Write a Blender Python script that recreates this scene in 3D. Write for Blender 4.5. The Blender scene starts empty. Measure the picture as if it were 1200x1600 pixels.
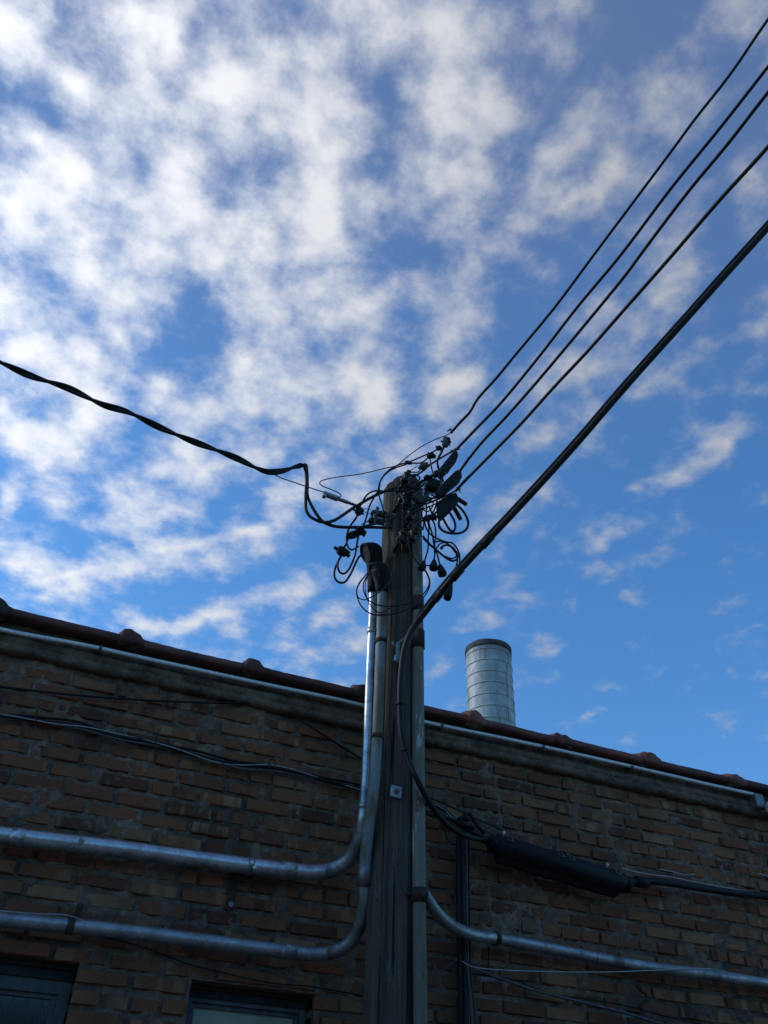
import bpy, math, random
import numpy as np
from mathutils import Vector, Matrix, noise as mnoise
random.seed(7); rng = np.random.RandomState(7)
S = bpy.context.scene; COL = S.collection
R = math.radians

# ------------------------------------------------------------------ camera
F = 1331.6; CAMZ = 1.55
RW = np.array([[0.92074531, -0.27151618, -0.28019108],
               [-0.38905605, -0.58484335, -0.71175393],
               [0.02938482, 0.76435412, -0.64412678]])      # world <- camera
cam = bpy.data.cameras.new('camera'); camo = bpy.data.objects.new('camera', cam); COL.objects.link(camo)
cam.sensor_fit = 'VERTICAL'; cam.sensor_height = 36.0; cam.lens = 36.0 * F / 1600.0
cam.clip_start = 0.05; cam.clip_end = 3000
M4 = Matrix.Identity(4)
for i in range(3):
    for j in range(3): M4[i][j] = RW[i, j]
M4[2][3] = CAMZ
camo.matrix_world = M4
S.camera = camo

# ------------------------------------------------------------------ world, sun, exposure
SUN_EL, SUN_AZ = R(32), R(-62)     # azimuth from +Y, clockwise positive
S.view_settings.view_transform = 'Standard'; S.view_settings.look = 'None'
S.view_settings.exposure = 0.3; S.view_settings.gamma = 1.0
S.render.resolution_x, S.render.resolution_y = 768, 1024

def pray(px, py):
    return RW @ np.array([px - 600.0, 800.0 - py, -F])

PK = [0.32, 1.40, 1.5, 1.1, .48, -.56, .22, .95, -.34, 1.16, .58]
def build_world():
    w = bpy.data.worlds.new('World'); S.world = w; w.use_nodes = True
    nt = w.node_tree; N = nt.nodes; L = nt.links; N.clear()
    out = N.new('ShaderNodeOutputWorld')
    sky = N.new('ShaderNodeTexSky'); sky.sky_type = 'NISHITA'; sky.sun_disc = False
    sky.sun_elevation = SUN_EL; sky.sun_rotation = SUN_AZ
    sky.altitude = 0; sky.air_density = 1.2; sky.dust_density = 0.6; sky.ozone_density = 3.0
    bg = N.new('ShaderNodeBackground'); bg.inputs["Strength"].default_value = 0.13
    tint = N.new('ShaderNodeMix'); tint.data_type = 'RGBA'; tint.blend_type = 'MULTIPLY'
    tint.inputs['Factor'].default_value = 1.0
    L.new(sky.outputs[0], tint.inputs[6]); tint.inputs[7].default_value = (0.47, 0.86, 1.18, 1)
    L.new(tint.outputs[2], bg.inputs['Color'])
    tc = N.new('ShaderNodeTexCoord')
    def math_(op, a, b=None, c=None):
        n = N.new('ShaderNodeMath'); n.operation = op
        for k, v in enumerate((a, b, c)):
            if v is None: continue
            if isinstance(v, (int, float)): n.inputs[k].default_value = v
            else: L.new(v, n.inputs[k])
        return n.outputs[0]
    def vmath(op, a, b=None):
        n = N.new('ShaderNodeVectorMath'); n.operation = op
        for k, v in enumerate((a, b)):
            if v is None: continue
            if isinstance(v, (tuple, list)): n.inputs[k].default_value = v
            else: L.new(v, n.inputs[k])
        return n.outputs[0]
    d = tc.outputs['Generated']
    # cloud layer seen in perspective: direction projected on a flat layer overhead
    sep = N.new('ShaderNodeSeparateXYZ'); L.new(d, sep.inputs[0])
    zc = math_('MAXIMUM', math_('ADD', sep.outputs[2], 0.12), 0.05)
    comb = N.new('ShaderNodeCombineXYZ')
    L.new(math_('DIVIDE', sep.outputs[0], zc), comb.inputs[0]); L.new(math_('DIVIDE', sep.outputs[1], zc), comb.inputs[1])
    plane = comb.outputs[0]
    def noise(vec, scale, detail, rough, dist=0.0, loc=(0, 0, 0), rot=0.0, sc=(1, 1, 1), col=False):
        m = N.new('ShaderNodeMapping'); L.new(vec, m.inputs[0])
        m.inputs['Location'].default_value = loc; m.inputs['Rotation'].default_value = (0, 0, rot); m.inputs['Scale'].default_value = sc
        n = N.new('ShaderNodeTexNoise'); L.new(m.outputs[0], n.inputs['Vector'])
        n.inputs['Scale'].default_value = scale; n.inputs['Detail'].default_value = detail
        n.inputs['Roughness'].default_value = rough; n.inputs['Distortion'].default_value = dist
        return n.outputs['Color' if col else 'Fac']
    # soft warp of directions so the cloud banks have torn edges
    wv = noise(plane, 5.0, 5, 0.6, col=True)
    wv2 = vmath('SUBTRACT', wv, (0.5, 0.5, 0.5))
    sc_ = N.new('ShaderNodeVectorMath'); sc_.operation = 'SCALE'; L.new(wv2, sc_.inputs[0]); sc_.inputs["Scale"].default_value = 0.065
    dw = vmath('ADD', d, sc_.outputs[0])
    BL = CLOUD_BANKS
    tot = None
    for (cx, cy, rx, ry, ang, st) in BL:
        c = pray(cx, cy); k = np.linalg.norm(c); c = c / k
        a = math.radians(ang)
        ux = RW @ np.array([math.cos(a), -math.sin(a), 0]); 
        ux = ux - c * ux.dot(c); ux /= np.linalg.norm(ux)
        uy = np.cross(c, ux)
        m3 = Matrix(((ux[0], uy[0], c[0]), (ux[1], uy[1], c[1]), (ux[2], uy[2], c[2])))
        e = m3.to_euler('XYZ')
        mp = N.new('ShaderNodeMapping'); mp.vector_type = 'TEXTURE'; L.new(dw, mp.inputs[0])
        mp.inputs['Location'].default_value = c; mp.inputs['Rotation'].default_value = e
        mp.inputs['Scale'].default_value = (rx * 1.42 / k, ry * 1.42 / k, 0.5)
        g = N.new('ShaderNodeTexGradient'); g.gradient_type = 'QUADRATIC_SPHERE'; L.new(mp.outputs[0], g.inputs[0])
        v = math_('MULTIPLY', g.outputs['Fac'], st)
        tot = v if tot is None else math_('ADD', tot, v)
    banks = math_('MINIMUM', tot, 1.3)
    n1 = noise(plane, 3.2, 6, 0.55, 0.25, (3.1, 1.7, 0), R(25), (1.0, 1.25, 1))
    n2 = noise(plane, 9.0, 9, 0.60, 0.2, (0.4, 7.3, 2), R(-30), (1.0, 0.8, 1))
    n3 = noise(plane, 26.0, 7, 0.60, 0.0, (9, 2, 5))
    # cotton puffs of the middle layer: soft round cells, torn by the finer noise
    pw = N.new('ShaderNodeVectorMath'); pw.operation = 'SCALE'; L.new(vmath('SUBTRACT', noise(plane, 9.0, 6, 0.6, col=True), (0.5, 0.5, 0.5)), pw.inputs[0]); pw.inputs['Scale'].default_value = 0.10
    pv = vmath('ADD', plane, pw.outputs[0])
    def puffs(scale, loc, rot, sc):
        m = N.new('ShaderNodeMapping'); L.new(pv, m.inputs[0]); m.inputs['Location'].default_value = loc; m.inputs['Rotation'].default_value = (0, 0, rot); m.inputs['Scale'].default_value = sc
        v = N.new('ShaderNodeTexVoronoi'); v.feature = 'SMOOTH_F1'; v.voronoi_dimensions = '2D'; L.new(m.outputs[0], v.inputs['Vector']); v.inputs['Scale'].default_value = scale; v.inputs['Smoothness'].default_value = 0.55
        return math_('SUBTRACT', 0.46, v.outputs['Distance'])
    p1 = puffs(10.5, (1.3, .4, 0), R(20), (1.0, 0.75, 1)); p2 = puffs(18.0, (4.3, 2.4, 0), R(60), (1.0, .8, 1))
    nn = math_('ADD', math_('MULTIPLY', math_('SUBTRACT', n1, 0.5), PK[0]), math_('MULTIPLY', math_('SUBTRACT', n2, 0.5), PK[1]))
    nn = math_('ADD', nn, math_('MULTIPLY', math_('SUBTRACT', n3, 0.5), PK[2]))
    nn = math_('ADD', nn, math_('ADD', math_('MULTIPLY', p1, PK[3]), math_('MULTIPLY', p2, PK[4])))
    # cover grows towards the side of the sun and overhead
    vd = pray(250, 150); vd = vd / np.linalg.norm(vd)
    dp = N.new('ShaderNodeVectorMath'); dp.operation = 'DOT_PRODUCT'; L.new(d, dp.inputs[0]); dp.inputs[1].default_value = vd
    veil = N.new('ShaderNodeMapRange'); L.new(dp.outputs['Value'], veil.inputs[0])
    veil.inputs[1].default_value = 0.70; veil.inputs[2].default_value = 1.0; veil.inputs[3].default_value = PK[5]; veil.inputs[4].default_value = PK[6]
    dens = math_('ADD', math_('ADD', math_('MULTIPLY', banks, PK[7]), nn), veil.outputs[0])
    mr = N.new('ShaderNodeMapRange'); mr.interpolation_type = 'SMOOTHSTEP'; L.new(dens, mr.inputs[0])
    mr.inputs[1].default_value = PK[8]; mr.inputs[2].default_value = PK[9]
    fac = math_('MULTIPLY', mr.outputs[0], 0.95)
    # high thin veil overhead
    vz = N.new('ShaderNodeMapRange'); vz.interpolation_type = 'SMOOTHSTEP'; L.new(sep.outputs[2], vz.inputs[0])
    vz.inputs[1].default_value = 0.60; vz.inputs[2].default_value = 0.95; vz.inputs[4].default_value = PK[10]
    vn = noise(plane, 2.3, 5, 0.55, 0.4, (5, 5, 1))
    veilf = math_('MULTIPLY', vz.outputs[0], math_('ADD', math_('MULTIPLY', vn, 1.0), 0.25))
    # brighter where the cloud is nearer the sun
    sd = Vector((math.sin(SUN_AZ) * math.cos(SUN_EL), math.cos(SUN_AZ) * math.cos(SUN_EL), math.sin(SUN_EL)))
    dp2 = N.new('ShaderNodeVectorMath'); dp2.operation = 'DOT_PRODUCT'; L.new(d, dp2.inputs[0]); dp2.inputs[1].default_value = sd
    br = N.new('ShaderNodeMapRange'); L.new(dp2.outputs['Value'], br.inputs[0])
    br.inputs[1].default_value = 0.30; br.inputs[2].default_value = 0.93; br.inputs[3].default_value = 0.47; br.inputs[4].default_value = 1.04
    bg2 = N.new('ShaderNodeBackground'); bg2.inputs['Color'].default_value = (0.95, 0.965, 1.0, 1)
    L.new(br.outputs[0], bg2.inputs['Strength'])
    mx = N.new('ShaderNodeMixShader'); L.new(fac, mx.inputs[0])
    bgv = N.new('ShaderNodeBackground'); bgv.inputs['Color'].default_value = (0.50, 0.60, 0.98, 1); bgv.inputs['Strength'].default_value = 0.27
    mv = N.new('ShaderNodeMixShader'); L.new(veilf, mv.inputs[0]); L.new(bg.outputs[0], mv.inputs[1]); L.new(bgv.outputs[0], mv.inputs[2])
    L.new(mv.outputs[0], mx.inputs[1]); L.new(bg2.outputs[0], mx.inputs[2])
    L.new(mx.outputs[0], out.inputs[0])

# cloud banks of the layer: where they stand in the sky (direction), how wide, their slant and how dense
CLOUD_BANKS = [
 (0,470,90,100,0,1.0),(25,350,60,70,0,.6),(20,560,80,40,-10,.5),(60,225,60,32,55,.9),(130,290,40,60,-35,.8),(190,520,50,90,-30,.85),(130,420,50,70,-30,.85),
 (250,580,45,40,0,.6),(40,60,80,45,0,.55),(110,130,70,30,30,.7),(270,50,55,90,-10,.85),(210,20,90,25,10,.5),(340,130,70,60,0,.9),(290,230,60,80,0,.9),(300,350,65,85,-15,1.0),
 (340,410,40,40,0,.5),(490,230,55,100,0,.8),(420,190,60,50,0,.5),(480,90,70,60,0,.35),(500,310,60,60,0,.45),
 (375,560,65,38,-15,.95),(440,600,60,60,0,.7),(350,640,60,40,0,.5),(140,620,55,45,0,.85),(0,640,35,60,0,.8),(60,700,85,50,25,.75),(15,775,25,30,0,.7),
 (270,730,70,38,-15,.8),(200,790,60,28,0,.6),(570,490,90,38,-12,.85),(520,450,40,30,0,.4),(640,450,60,40,0,.45),(575,650,50,55,10,.85),(550,590,40,30,0,.4),(460,650,40,50,0,.4),
 (730,590,65,35,-15,.7),(800,560,50,30,0,.4),(840,420,65,35,-15,.6),(720,380,55,40,0,.5),(890,320,65,28,-25,.6),(960,280,40,40,0,.3),(650,50,100,50,15,.5),(580,80,60,40,0,.4),
 (760,180,90,60,20,.55),(880,70,120,60,30,.45),(1010,120,100,60,30,.3),(900,190,80,40,20,.4),(660,180,60,80,0,.3),(1080,420,60,70,-20,.45),(1180,270,40,50,-30,.5),(1150,520,80,25,-20,.5),
 (1140,690,70,35,-20,.7),(1190,600,30,18,-20,.5),(1100,730,60,25,-20,.4),(930,570,70,28,-15,.4),(1000,630,60,20,-15,.25),(970,830,120,22,-18,.38),(1010,800,50,18,-20,.3),(870,870,80,20,-10,.28),
 (820,935,130,18,0,.26),(690,960,60,30,0,.3),(1130,850,70,16,-10,.25),(1090,935,45,9,-12,.55),(1188,975,20,16,0,.7),(995,755,22,16,0,.6),(740,850,60,20,-20,.4),
 (110,905,130,25,-8,.9),(270,855,130,22,-10,.85),(400,825,70,18,-5,.7),(30,880,60,20,0,.6),(320,960,110,22,-14,.85),(250,980,60,20,0,.6),(440,925,90,20,-15,.75),(520,960,60,35,0,.45),(560,1010,70,40,0,.55),
 (450,1020,60,20,0,.5),(480,760,50,30,0,.55),(100,940,90,18,5,.6),(820,690,50,20,-10,.25),(700,690,50,20,0,.2),(620,720,50,30,0,.2)]
build_world()
sun = bpy.data.lights.new('sun', 'SUN'); suno = bpy.data.objects.new('sun', sun); COL.objects.link(suno)
sun.energy = 1.0; sun.angle = R(10); sun.color = (1.0, 0.93, 0.84)
sv = Vector((math.sin(SUN_AZ) * math.cos(SUN_EL), math.cos(SUN_AZ) * math.cos(SUN_EL), math.sin(SUN_EL)))
suno.rotation_euler = (-sv).to_track_quat('-Z', 'Y').to_euler(); suno.location = sv * 60

# ------------------------------------------------------------------ measuring helpers
# P(px,py,y): the point of the plane standing y metres north of the viewer that the photograph shows at that pixel
def P(px, py, y):
    d = pray(px, py); v = d * (y / d[1])
    return Vector((v[0], v[1], v[2] + CAMZ))
def dep(p):
    return -(RW.T @ np.array([p[0], p[1], p[2] - CAMZ]))[2]
def rad(wpx, p):
    return wpx * dep(p) / F / 2.0
WALL = 3.711        # the wall's brick face

# ------------------------------------------------------------------ materials
MATS = {}
def newmat(name):
    m = bpy.data.materials.new(name); m.use_nodes = True
    nt = m.node_tree; b = nt.nodes['Principled BSDF']
    MATS[name] = m
    return m, nt, b
def nd(nt, t, **kw):
    n = nt.nodes.new(t)
    for k, v in kw.items(): setattr(n, k, v)
    return n
def coords(nt, scale=(1, 1, 1), rot=(0, 0, 0), space='Object', loc=(0, 0, 0)):
    tc = nd(nt, 'ShaderNodeTexCoord'); mp = nd(nt, 'ShaderNodeMapping')
    nt.links.new(tc.outputs[space], mp.inputs[0])
    mp.inputs['Scale'].default_value = scale; mp.inputs['Rotation'].default_value = rot; mp.inputs['Location'].default_value = loc
    return mp.outputs[0]
def tnoise(nt, vec, scale, detail=6, rough=.6, dist=0):
    n = nd(nt, 'ShaderNodeTexNoise'); nt.links.new(vec, n.inputs['Vector'])
    n.inputs['Scale'].default_value = scale; n.inputs['Detail'].default_value = detail; n.inputs['Roughness'].default_value = rough; n.inputs['Distortion'].default_value = dist
    return n.outputs['Fac']
def ramp(nt, fac, stops):
    r = nd(nt, 'ShaderNodeValToRGB'); nt.links.new(fac, r.inputs[0])
    e = r.color_ramp.elements
    while len(e) < len(stops): e.new(0.5)
    for k, (p, c) in enumerate(stops):
        e[k].position = p; e[k].color = (c[0], c[1], c[2], 1) if len(c) == 3 else c
    return r.outputs[0]
def mix(nt, fac, a, b, mode='MIX'):
    m = nd(nt, 'ShaderNodeMix', data_type='RGBA', blend_type=mode)
    for sock, v in ((m.inputs[0], fac), (m.inputs[6], a), (m.inputs[7], b)):
        if isinstance(v, (int, float)): sock.default_value = v
        elif isinstance(v, tuple): sock.default_value = (v[0], v[1], v[2], 1)
        else: nt.links.new(v, sock)
    return m.outputs[2]
def bump(nt, b, h, strength=.5, dist=.01):
    n = nd(nt, 'ShaderNodeBump'); n.inputs['Strength'].default_value = strength; n.inputs['Distance'].default_value = dist
    nt.links.new(h, n.inputs['Height']); nt.links.new(n.outputs[0], b.inputs['Normal'])
def g3(v): return (v, v, v)

def m_brick():
    m, nt, b = newmat('brick'); L = nt.links
    at = nd(nt, 'ShaderNodeAttribute', attribute_name='brick_tone')      # x: tone, y: flash, z: random
    sp = nd(nt, 'ShaderNodeSeparateXYZ'); L.new(at.outputs['Vector'], sp.inputs[0])
    base = ramp(nt, sp.outputs[0], [(0, (.11, .046, .030)), (.18, (.225, .080, .042)), (.55, (.265, .096, .046)), (.85, (.28, .115, .052)), (1, (.32, .17, .085))])
    # each brick's own offset into the noise, so that no two share a pattern
    v = coords(nt)
    add = nd(nt, 'ShaderNodeVectorMath', operation='ADD'); L.new(v, add.inputs[0]); L.new(at.outputs['Vector'], add.inputs[1])
    mp = nd(nt, 'ShaderNodeMapping'); L.new(add.outputs[0], mp.inputs[0]); mp.inputs['Scale'].default_value = (1, 1, .25)
    band = tnoise(nt, mp.outputs[0], 17, 2, .5)
    bf = ramp(nt, band, [(.50, g3(0)), (.60, g3(1))])
    mfl = nd(nt, 'ShaderNodeMath', operation='MULTIPLY'); L.new(bf, mfl.inputs[0]); L.new(sp.outputs[1], mfl.inputs[1])
    c = mix(nt, mfl.outputs[0], base, (.34, .20, .11))
    band2 = tnoise(nt, mp.outputs[0], 11, 2, .5)
    df = ramp(nt, band2, [(.56, g3(0)), (.66, g3(.8))])
    mfd = nd(nt, 'ShaderNodeMath', operation='MULTIPLY'); L.new(df, mfd.inputs[0]); L.new(sp.outputs[2], mfd.inputs[1])
    c = mix(nt, mfd.outputs[0], c, (.035, .024, .02))
    fine = tnoise(nt, v, 130, 6, .7)
    c = mix(nt, .55, c, ramp(nt, fine, [(.25, g3(.35)), (.75, g3(1.0))]), 'MULTIPLY')
    # cement smeared over the faces
    sm = tnoise(nt, v, 26, 8, .72, .4)
    c = mix(nt, ramp(nt, sm, [(.58, g3(0)), (.67, g3(.8))]), c, (.23, .16, .10))
    # soot and rain streaks
    vs = coords(nt, (1.0, 1, .35))
    st = tnoise(nt, vs, 1.7, 7, .62, .3)
    c = mix(nt, ramp(nt, st, [(.44, g3(.0)), (.68, g3(.72))]), c, (.04, .035, .03))
    L.new(c, b.inputs['Base Color']); b.inputs['Roughness'].default_value = .93
    b.inputs['Specular IOR Level'].default_value = .2
    bump(nt, b, mix(nt, .5, fine, tnoise(nt, v, 45, 6, .7)), .9, .006)
    return m
def m_mortar():
    m, nt, b = newmat('mortar'); L = nt.links; v = coords(nt)
    n = tnoise(nt, v, 34, 8, .7)
    c = ramp(nt, n, [(.25, (.10, .066, .045)), (.5, (.205, .135, .092)), (.72, (.33, .235, .17))])
    st = tnoise(nt, coords(nt, (1, 1, .5)), 2.2, 7, .65, .3)
    c = mix(nt, ramp(nt, st, [(.42, g3(0)), (.66, g3(.75))]), c, (.035, .034, .032))
    br = tnoise(nt, v, 5.5, 4, .6)
    c = mix(nt, ramp(nt, br, [(.62, g3(0)), (.70, g3(.45))]), c, (.38, .37, .34))
    L.new(c, b.inputs['Base Color']); b.inputs['Roughness'].default_value = .95; b.inputs['Specular IOR Level'].default_value = .15
    bump(nt, b, tnoise(nt, v, 90, 7, .75), .9, .006)
    return m
def m_simple(name, c1, c2, scale=20, rough=.8, metal=0, stretch=(1, 1, 1), bmp=.4, bd=.004, c3=None, lo=.35, hi=.65, spec=.4, detail=7):
    m, nt, b = newmat(name); v = coords(nt, stretch)
    n = tnoise(nt, v, scale, detail, .65)
    st = [(lo, c1), (hi, c2)] + ([(min(1, hi + .12), c3)] if c3 else [])
    nt.links.new(ramp(nt, n, st), b.inputs['Base Color'])
    b.inputs['Roughness'].default_value = rough; b.inputs['Metallic'].default_value = metal; b.inputs['Specular IOR Level'].default_value = spec
    if bmp: bump(nt, b, tnoise(nt, v, scale * 3, 6, .7), bmp, bd)
    return m
def m_galv(name, tone=.42, rough=.42, metal=.85, rust=0.0, grime=.5):
    m, nt, b = newmat(name); L = nt.links; v = coords(nt)
    vo = nd(nt, 'ShaderNodeTexVoronoi'); L.new(v, vo.inputs['Vector']); vo.inputs['Scale'].default_value = 120
    sp = nd(nt, 'ShaderNodeSeparateColor'); L.new(vo.outputs['Color'], sp.inputs[0])
    c = ramp(nt, sp.outputs[0], [(0, g3(tone * .82)), (1, g3(tone * 1.12))])
    gr = tnoise(nt, v, 7, 8, .68, .3)
    c = mix(nt, ramp(nt, gr, [(.45, g3(0)), (.68, g3(grime))]), c, (.07, .065, .06))
    if rust:
        rn = tnoise(nt, coords(nt, (1, 1, .4)), 14, 7, .7, .3)
        rf = ramp(nt, rn, [(.66 - rust * .3, g3(0)), (.72 - rust * .3, g3(1))])
        c = mix(nt, rf, c, (.12, .055, .028))
        inv = nd(nt, 'ShaderNodeMath', operation='MULTIPLY_ADD'); L.new(rf, inv.inputs[0]); inv.inputs[1].default_value = -metal; inv.inputs[2].default_value = metal
        L.new(inv.outputs[0], b.inputs['Metallic'])
    else: b.inputs['Metallic'].default_value = metal
    L.new(c, b.inputs['Base Color'])
    rr = nd(nt, 'ShaderNodeMapRange'); L.new(gr, rr.inputs[0]); rr.inputs[3].default_value = rough - .12; rr.inputs[4].default_value = rough + .25
    L.new(rr.outputs[0], b.inputs['Roughness'])
    bump(nt, b, tnoise(nt, v, 60, 6, .7), .25, .003)
    return m
def m_painted(name, paint, under, rustc, lo=.5, hi=.53, scale=9, metal=0):
    m, nt, b = newmat(name); L = nt.links
    v = coords(nt, (1, 1, .28))
    n = tnoise(nt, v, scale, 9, .72, .6)
    n2 = tnoise(nt, v, scale * 2.1, 8, .7)
    pc = mix(nt, .6, paint, ramp(nt, tnoise(nt, v, 30, 6, .7), [(.3, g3(.45)), (.7, g3(1))]), 'MULTIPLY')
    c = mix(nt, ramp(nt, n, [(lo, g3(0)), (hi, g3(1))]), pc, under)
    c = mix(nt, ramp(nt, n2, [(.60, g3(0)), (.64, g3(1))]), c, rustc)
    L.new(c, b.inputs['Base Color']); b.inputs['Roughness'].default_value = .62; b.inputs['Specular IOR Level'].default_value = .35
    bump(nt, b, n, .5, .004)
    return m
def m_wood():
    m, nt, b = newmat('weathered_wood'); L = nt.links
    v = coords(nt, (1, 1, .035)); fine = tnoise(nt, v, 150, 8, .75)
    v2 = coords(nt, (1, 1, .06)); mid = tnoise(nt, v2, 32, 8, .7, .2)
    c = ramp(nt, fine, [(.25, (.048, .036, .027)), (.5, (.118, .090, .068)), (.75, (.185, .150, .118))])
    c = mix(nt, .7, c, ramp(nt, mid, [(.3, g3(.45)), (.65, g3(1))]), 'MULTIPLY')
    # white drips and scratches down the grain
    w = tnoise(nt, coords(nt, (1, 1, .10)), 75, 4, .6)
    z = tnoise(nt, coords(nt), 2.6, 4, .6)
    f = nd(nt, 'ShaderNodeMath', operation='MULTIPLY'); L.new(ramp(nt, w, [(.66, g3(0)), (.70, g3(1))]), f.inputs[0]); L.new(ramp(nt, z, [(.5, g3(0)), (.6, g3(.8))]), f.inputs[1])
    c = mix(nt, f.outputs[0], c, (.36, .36, .35))
    crk = tnoise(nt, coords(nt, (1, 1, .022)), 60, 3, .5, .1)
    c = mix(nt, ramp(nt, crk, [(.60, g3(0)), (.635, g3(.95))]), c, (.012, .011, .010))
    gg = tnoise(nt, coords(nt, (1, 1, .3)), 30, 3, .5)
    c = mix(nt, ramp(nt, gg, [(.68, g3(0)), (.71, g3(.5))]), c, (.20, .17, .13))
    L.new(c, b.inputs['Base Color']); b.inputs['Roughness'].default_value = .9; b.inputs['Specular IOR Level'].default_value = .15
    bump(nt, b, mix(nt, .5, fine, ramp(nt, crk, [(.58, g3(1)), (.635, g3(0))])), 1.0, .012)
    return m
def m_chimney():
    m, nt, b = newmat('aluminium_paint'); L = nt.links
    v = coords(nt, (1, 1, .5)); n = tnoise(nt, v, 7, 9, .72, .5)
    c = ramp(nt, n, [(.28, (.20, .20, .195)), (.5, (.40, .40, .39)), (.75, (.56, .56, .55))])
    st = tnoise(nt, coords(nt, (1, 1, .10)), 15, 8, .72, .2)
    c = mix(nt, ramp(nt, st, [(.56, g3(0)), (.68, g3(.75))]), c, (.15, .085, .045))
    sp = tnoise(nt, coords(nt), 38, 6, .7)
    c = mix(nt, ramp(nt, sp, [(.62, g3(0)), (.68, g3(.8))]), c, (.10, .06, .04))
    # soot on the uppermost metre third, thinning downwards with a ragged edge
    tc = nd(nt, 'ShaderNodeTexCoord'); sz = nd(nt, 'ShaderNodeSeparateXYZ'); L.new(tc.outputs['Object'], sz.inputs[0])
    ad = nd(nt, 'ShaderNodeMath', operation='MULTIPLY_ADD'); L.new(tnoise(nt, coords(nt, (1, 1, .3)), 9, 7, .7), ad.inputs[0]); ad.inputs[1].default_value = .5; L.new(sz.outputs[2], ad.inputs[2])
    c = mix(nt, ramp(nt, nd_range(nt, ad.outputs[0], 2.78, 3.08), [(0, g3(0)), (1, g3(.75))]), c, (.06, .055, .05))
    L.new(c, b.inputs['Base Color']); b.inputs['Roughness'].default_value = .55; b.inputs['Metallic'].default_value = .2
    bump(nt, b, tnoise(nt, coords(nt), 7, 6, .65), .6, .02)
    return m
def nd_range(nt, v, lo, hi):
    r = nd(nt, 'ShaderNodeMapRange'); nt.links.new(v, r.inputs[0]); r.inputs[1].default_value = lo; r.inputs[2].default_value = hi
    return r.outputs[0]
def m_glass(name, col, rough, em=None):
    m, nt, b = newmat(name); v = coords(nt)
    nt.links.new(ramp(nt, tnoise(nt, v, 3, 5, .6), [(.3, tuple(x * .6 for x in col)), (.7, col)]), b.inputs['Base Color'])
    b.inputs['Roughness'].default_value = rough; b.inputs['Specular IOR Level'].default_value = .6
    return m

MB_ = m_brick(); MM = m_mortar(); MWOOD = m_wood(); MCHIM = m_chimney()
MBLACK = m_simple('black_rubber', (.006, .006, .0065), (.014, .014, .015), 40, .6, 0, bmp=.3, bd=.002, spec=.2)
MCABLE = m_simple('weathered_cable_jacket', (.006, .006, .0065), (.018, .017, .016), 30, .55, 0, bmp=.3, bd=.002, spec=.25)
MCAB2 = m_simple('grey_cable_jacket', (.05, .05, .05), (.11, .11, .105), 30, .65, 0, bmp=.2, bd=.002)
MPALE = m_simple('pale_wire', (.25, .25, .24), (.42, .42, .4), 60, .5, .3, bmp=0)
MGALV = m_galv('galvanised_steel', .56, .34, .9, .12, .7)
MGALVD = m_galv('dirty_galvanised_steel', .36, .42, .8, .2, .75)
MSTEEL = m_galv('dull_steel', .22, .5, .7, .2, .6)
MRUST = m_simple('rusty_iron', (.022, .015, .012), (.075, .034, .022), 30, .9, 0, bmp=.8)
MC2 = m_painted('peeling_grey_paint', (.22, .235, .235), (.15, .115, .07), (.10, .055, .03), .50, .56)
MRC = m_painted('peeling_green_grey_paint', (.19, .175, .135), (.36, .36, .32), (.12, .062, .038), .56, .58)
MTAN = m_painted('old_tan_paint', (.165, .135, .095), (.26, .26, .23), (.09, .05, .03), .62, .64)
MCOP = m_simple('terracotta_coping', (.045, .024, .021), (.15, .050, .038), 6, .8, 0, bmp=.7, bd=.006, c3=(.07, .055, .05), lo=.36, hi=.62)
def vary(m, lo=.6, hi=1.35):
    nt = m.node_tree; b = nt.nodes['Principled BSDF']; src = b.inputs['Base Color'].links[0].from_socket
    oi = nd(nt, 'ShaderNodeObjectInfo'); r = nd(nt, 'ShaderNodeMapRange'); nt.links.new(oi.outputs['Random'], r.inputs[0]); r.inputs[3].default_value = lo; r.inputs[4].default_value = hi
    h = nd(nt, 'ShaderNodeHueSaturation'); nt.links.new(src, h.inputs['Color']); nt.links.new(r.outputs[0], h.inputs['Value']); nt.links.new(h.outputs[0], b.inputs['Base Color'])
vary(MCOP, .8, 1.8)
MREND = m_simple('cement_render', (.075, .048, .033), (.20, .135, .090), 13, .95, 0, (1, 1, 1), 1.0, .02, c3=(.21, .17, .12), lo=.38, hi=.6, detail=10)
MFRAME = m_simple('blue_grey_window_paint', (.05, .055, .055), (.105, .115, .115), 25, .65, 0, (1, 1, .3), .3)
MHEAD = m_simple('shade_dark_paint', (.012, .012, .013), (.03, .03, .032), 25, .8, 0)  # near-black stands in for the recess shadow at the window heads
MPORC = m_simple('brown_porcelain', (.022, .010, .008), (.06, .022, .015), 40, .35, 0, bmp=0, spec=.4)
MWHITE = m_simple('white_porcelain', (.5, .47, .42), (.7, .67, .62), 20, .35, 0, bmp=0, spec=.6)
MCOPPER = m_simple('oxidised_copper', (.16, .06, .03), (.38, .17, .08), 60, .5, .5, bmp=.4)
MTAR = m_simple('roofing_felt', (.03, .03, .03), (.07, .07, .07), 20, .95)
MASPH = m_simple('worn_alley_concrete', (.10, .095, .085), (.19, .18, .16), 6, .95, c3=(.24, .23, .2))
MGL1 = m_glass('dark_window_glass', (.012, .015, .02), .12)
MGL2 = m_glass('frosted_green_glass', (.40, .44, .31), .6)
MSOOT = m_simple('sooty_band', (.03, .028, .026), (.13, .12, .11), 8, .85, 0, (1, 1, .5), .6, c3=(.3, .28, .26))
MDARKGREEN = m_simple('green_grey_plastic', (.03, .036, .033), (.06, .07, .064), 30, .6, spec=.25)
MLAMP = m_simple('off_white_enamel', (.38, .37, .33), (.55, .54, .50), 18, .45)

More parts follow.
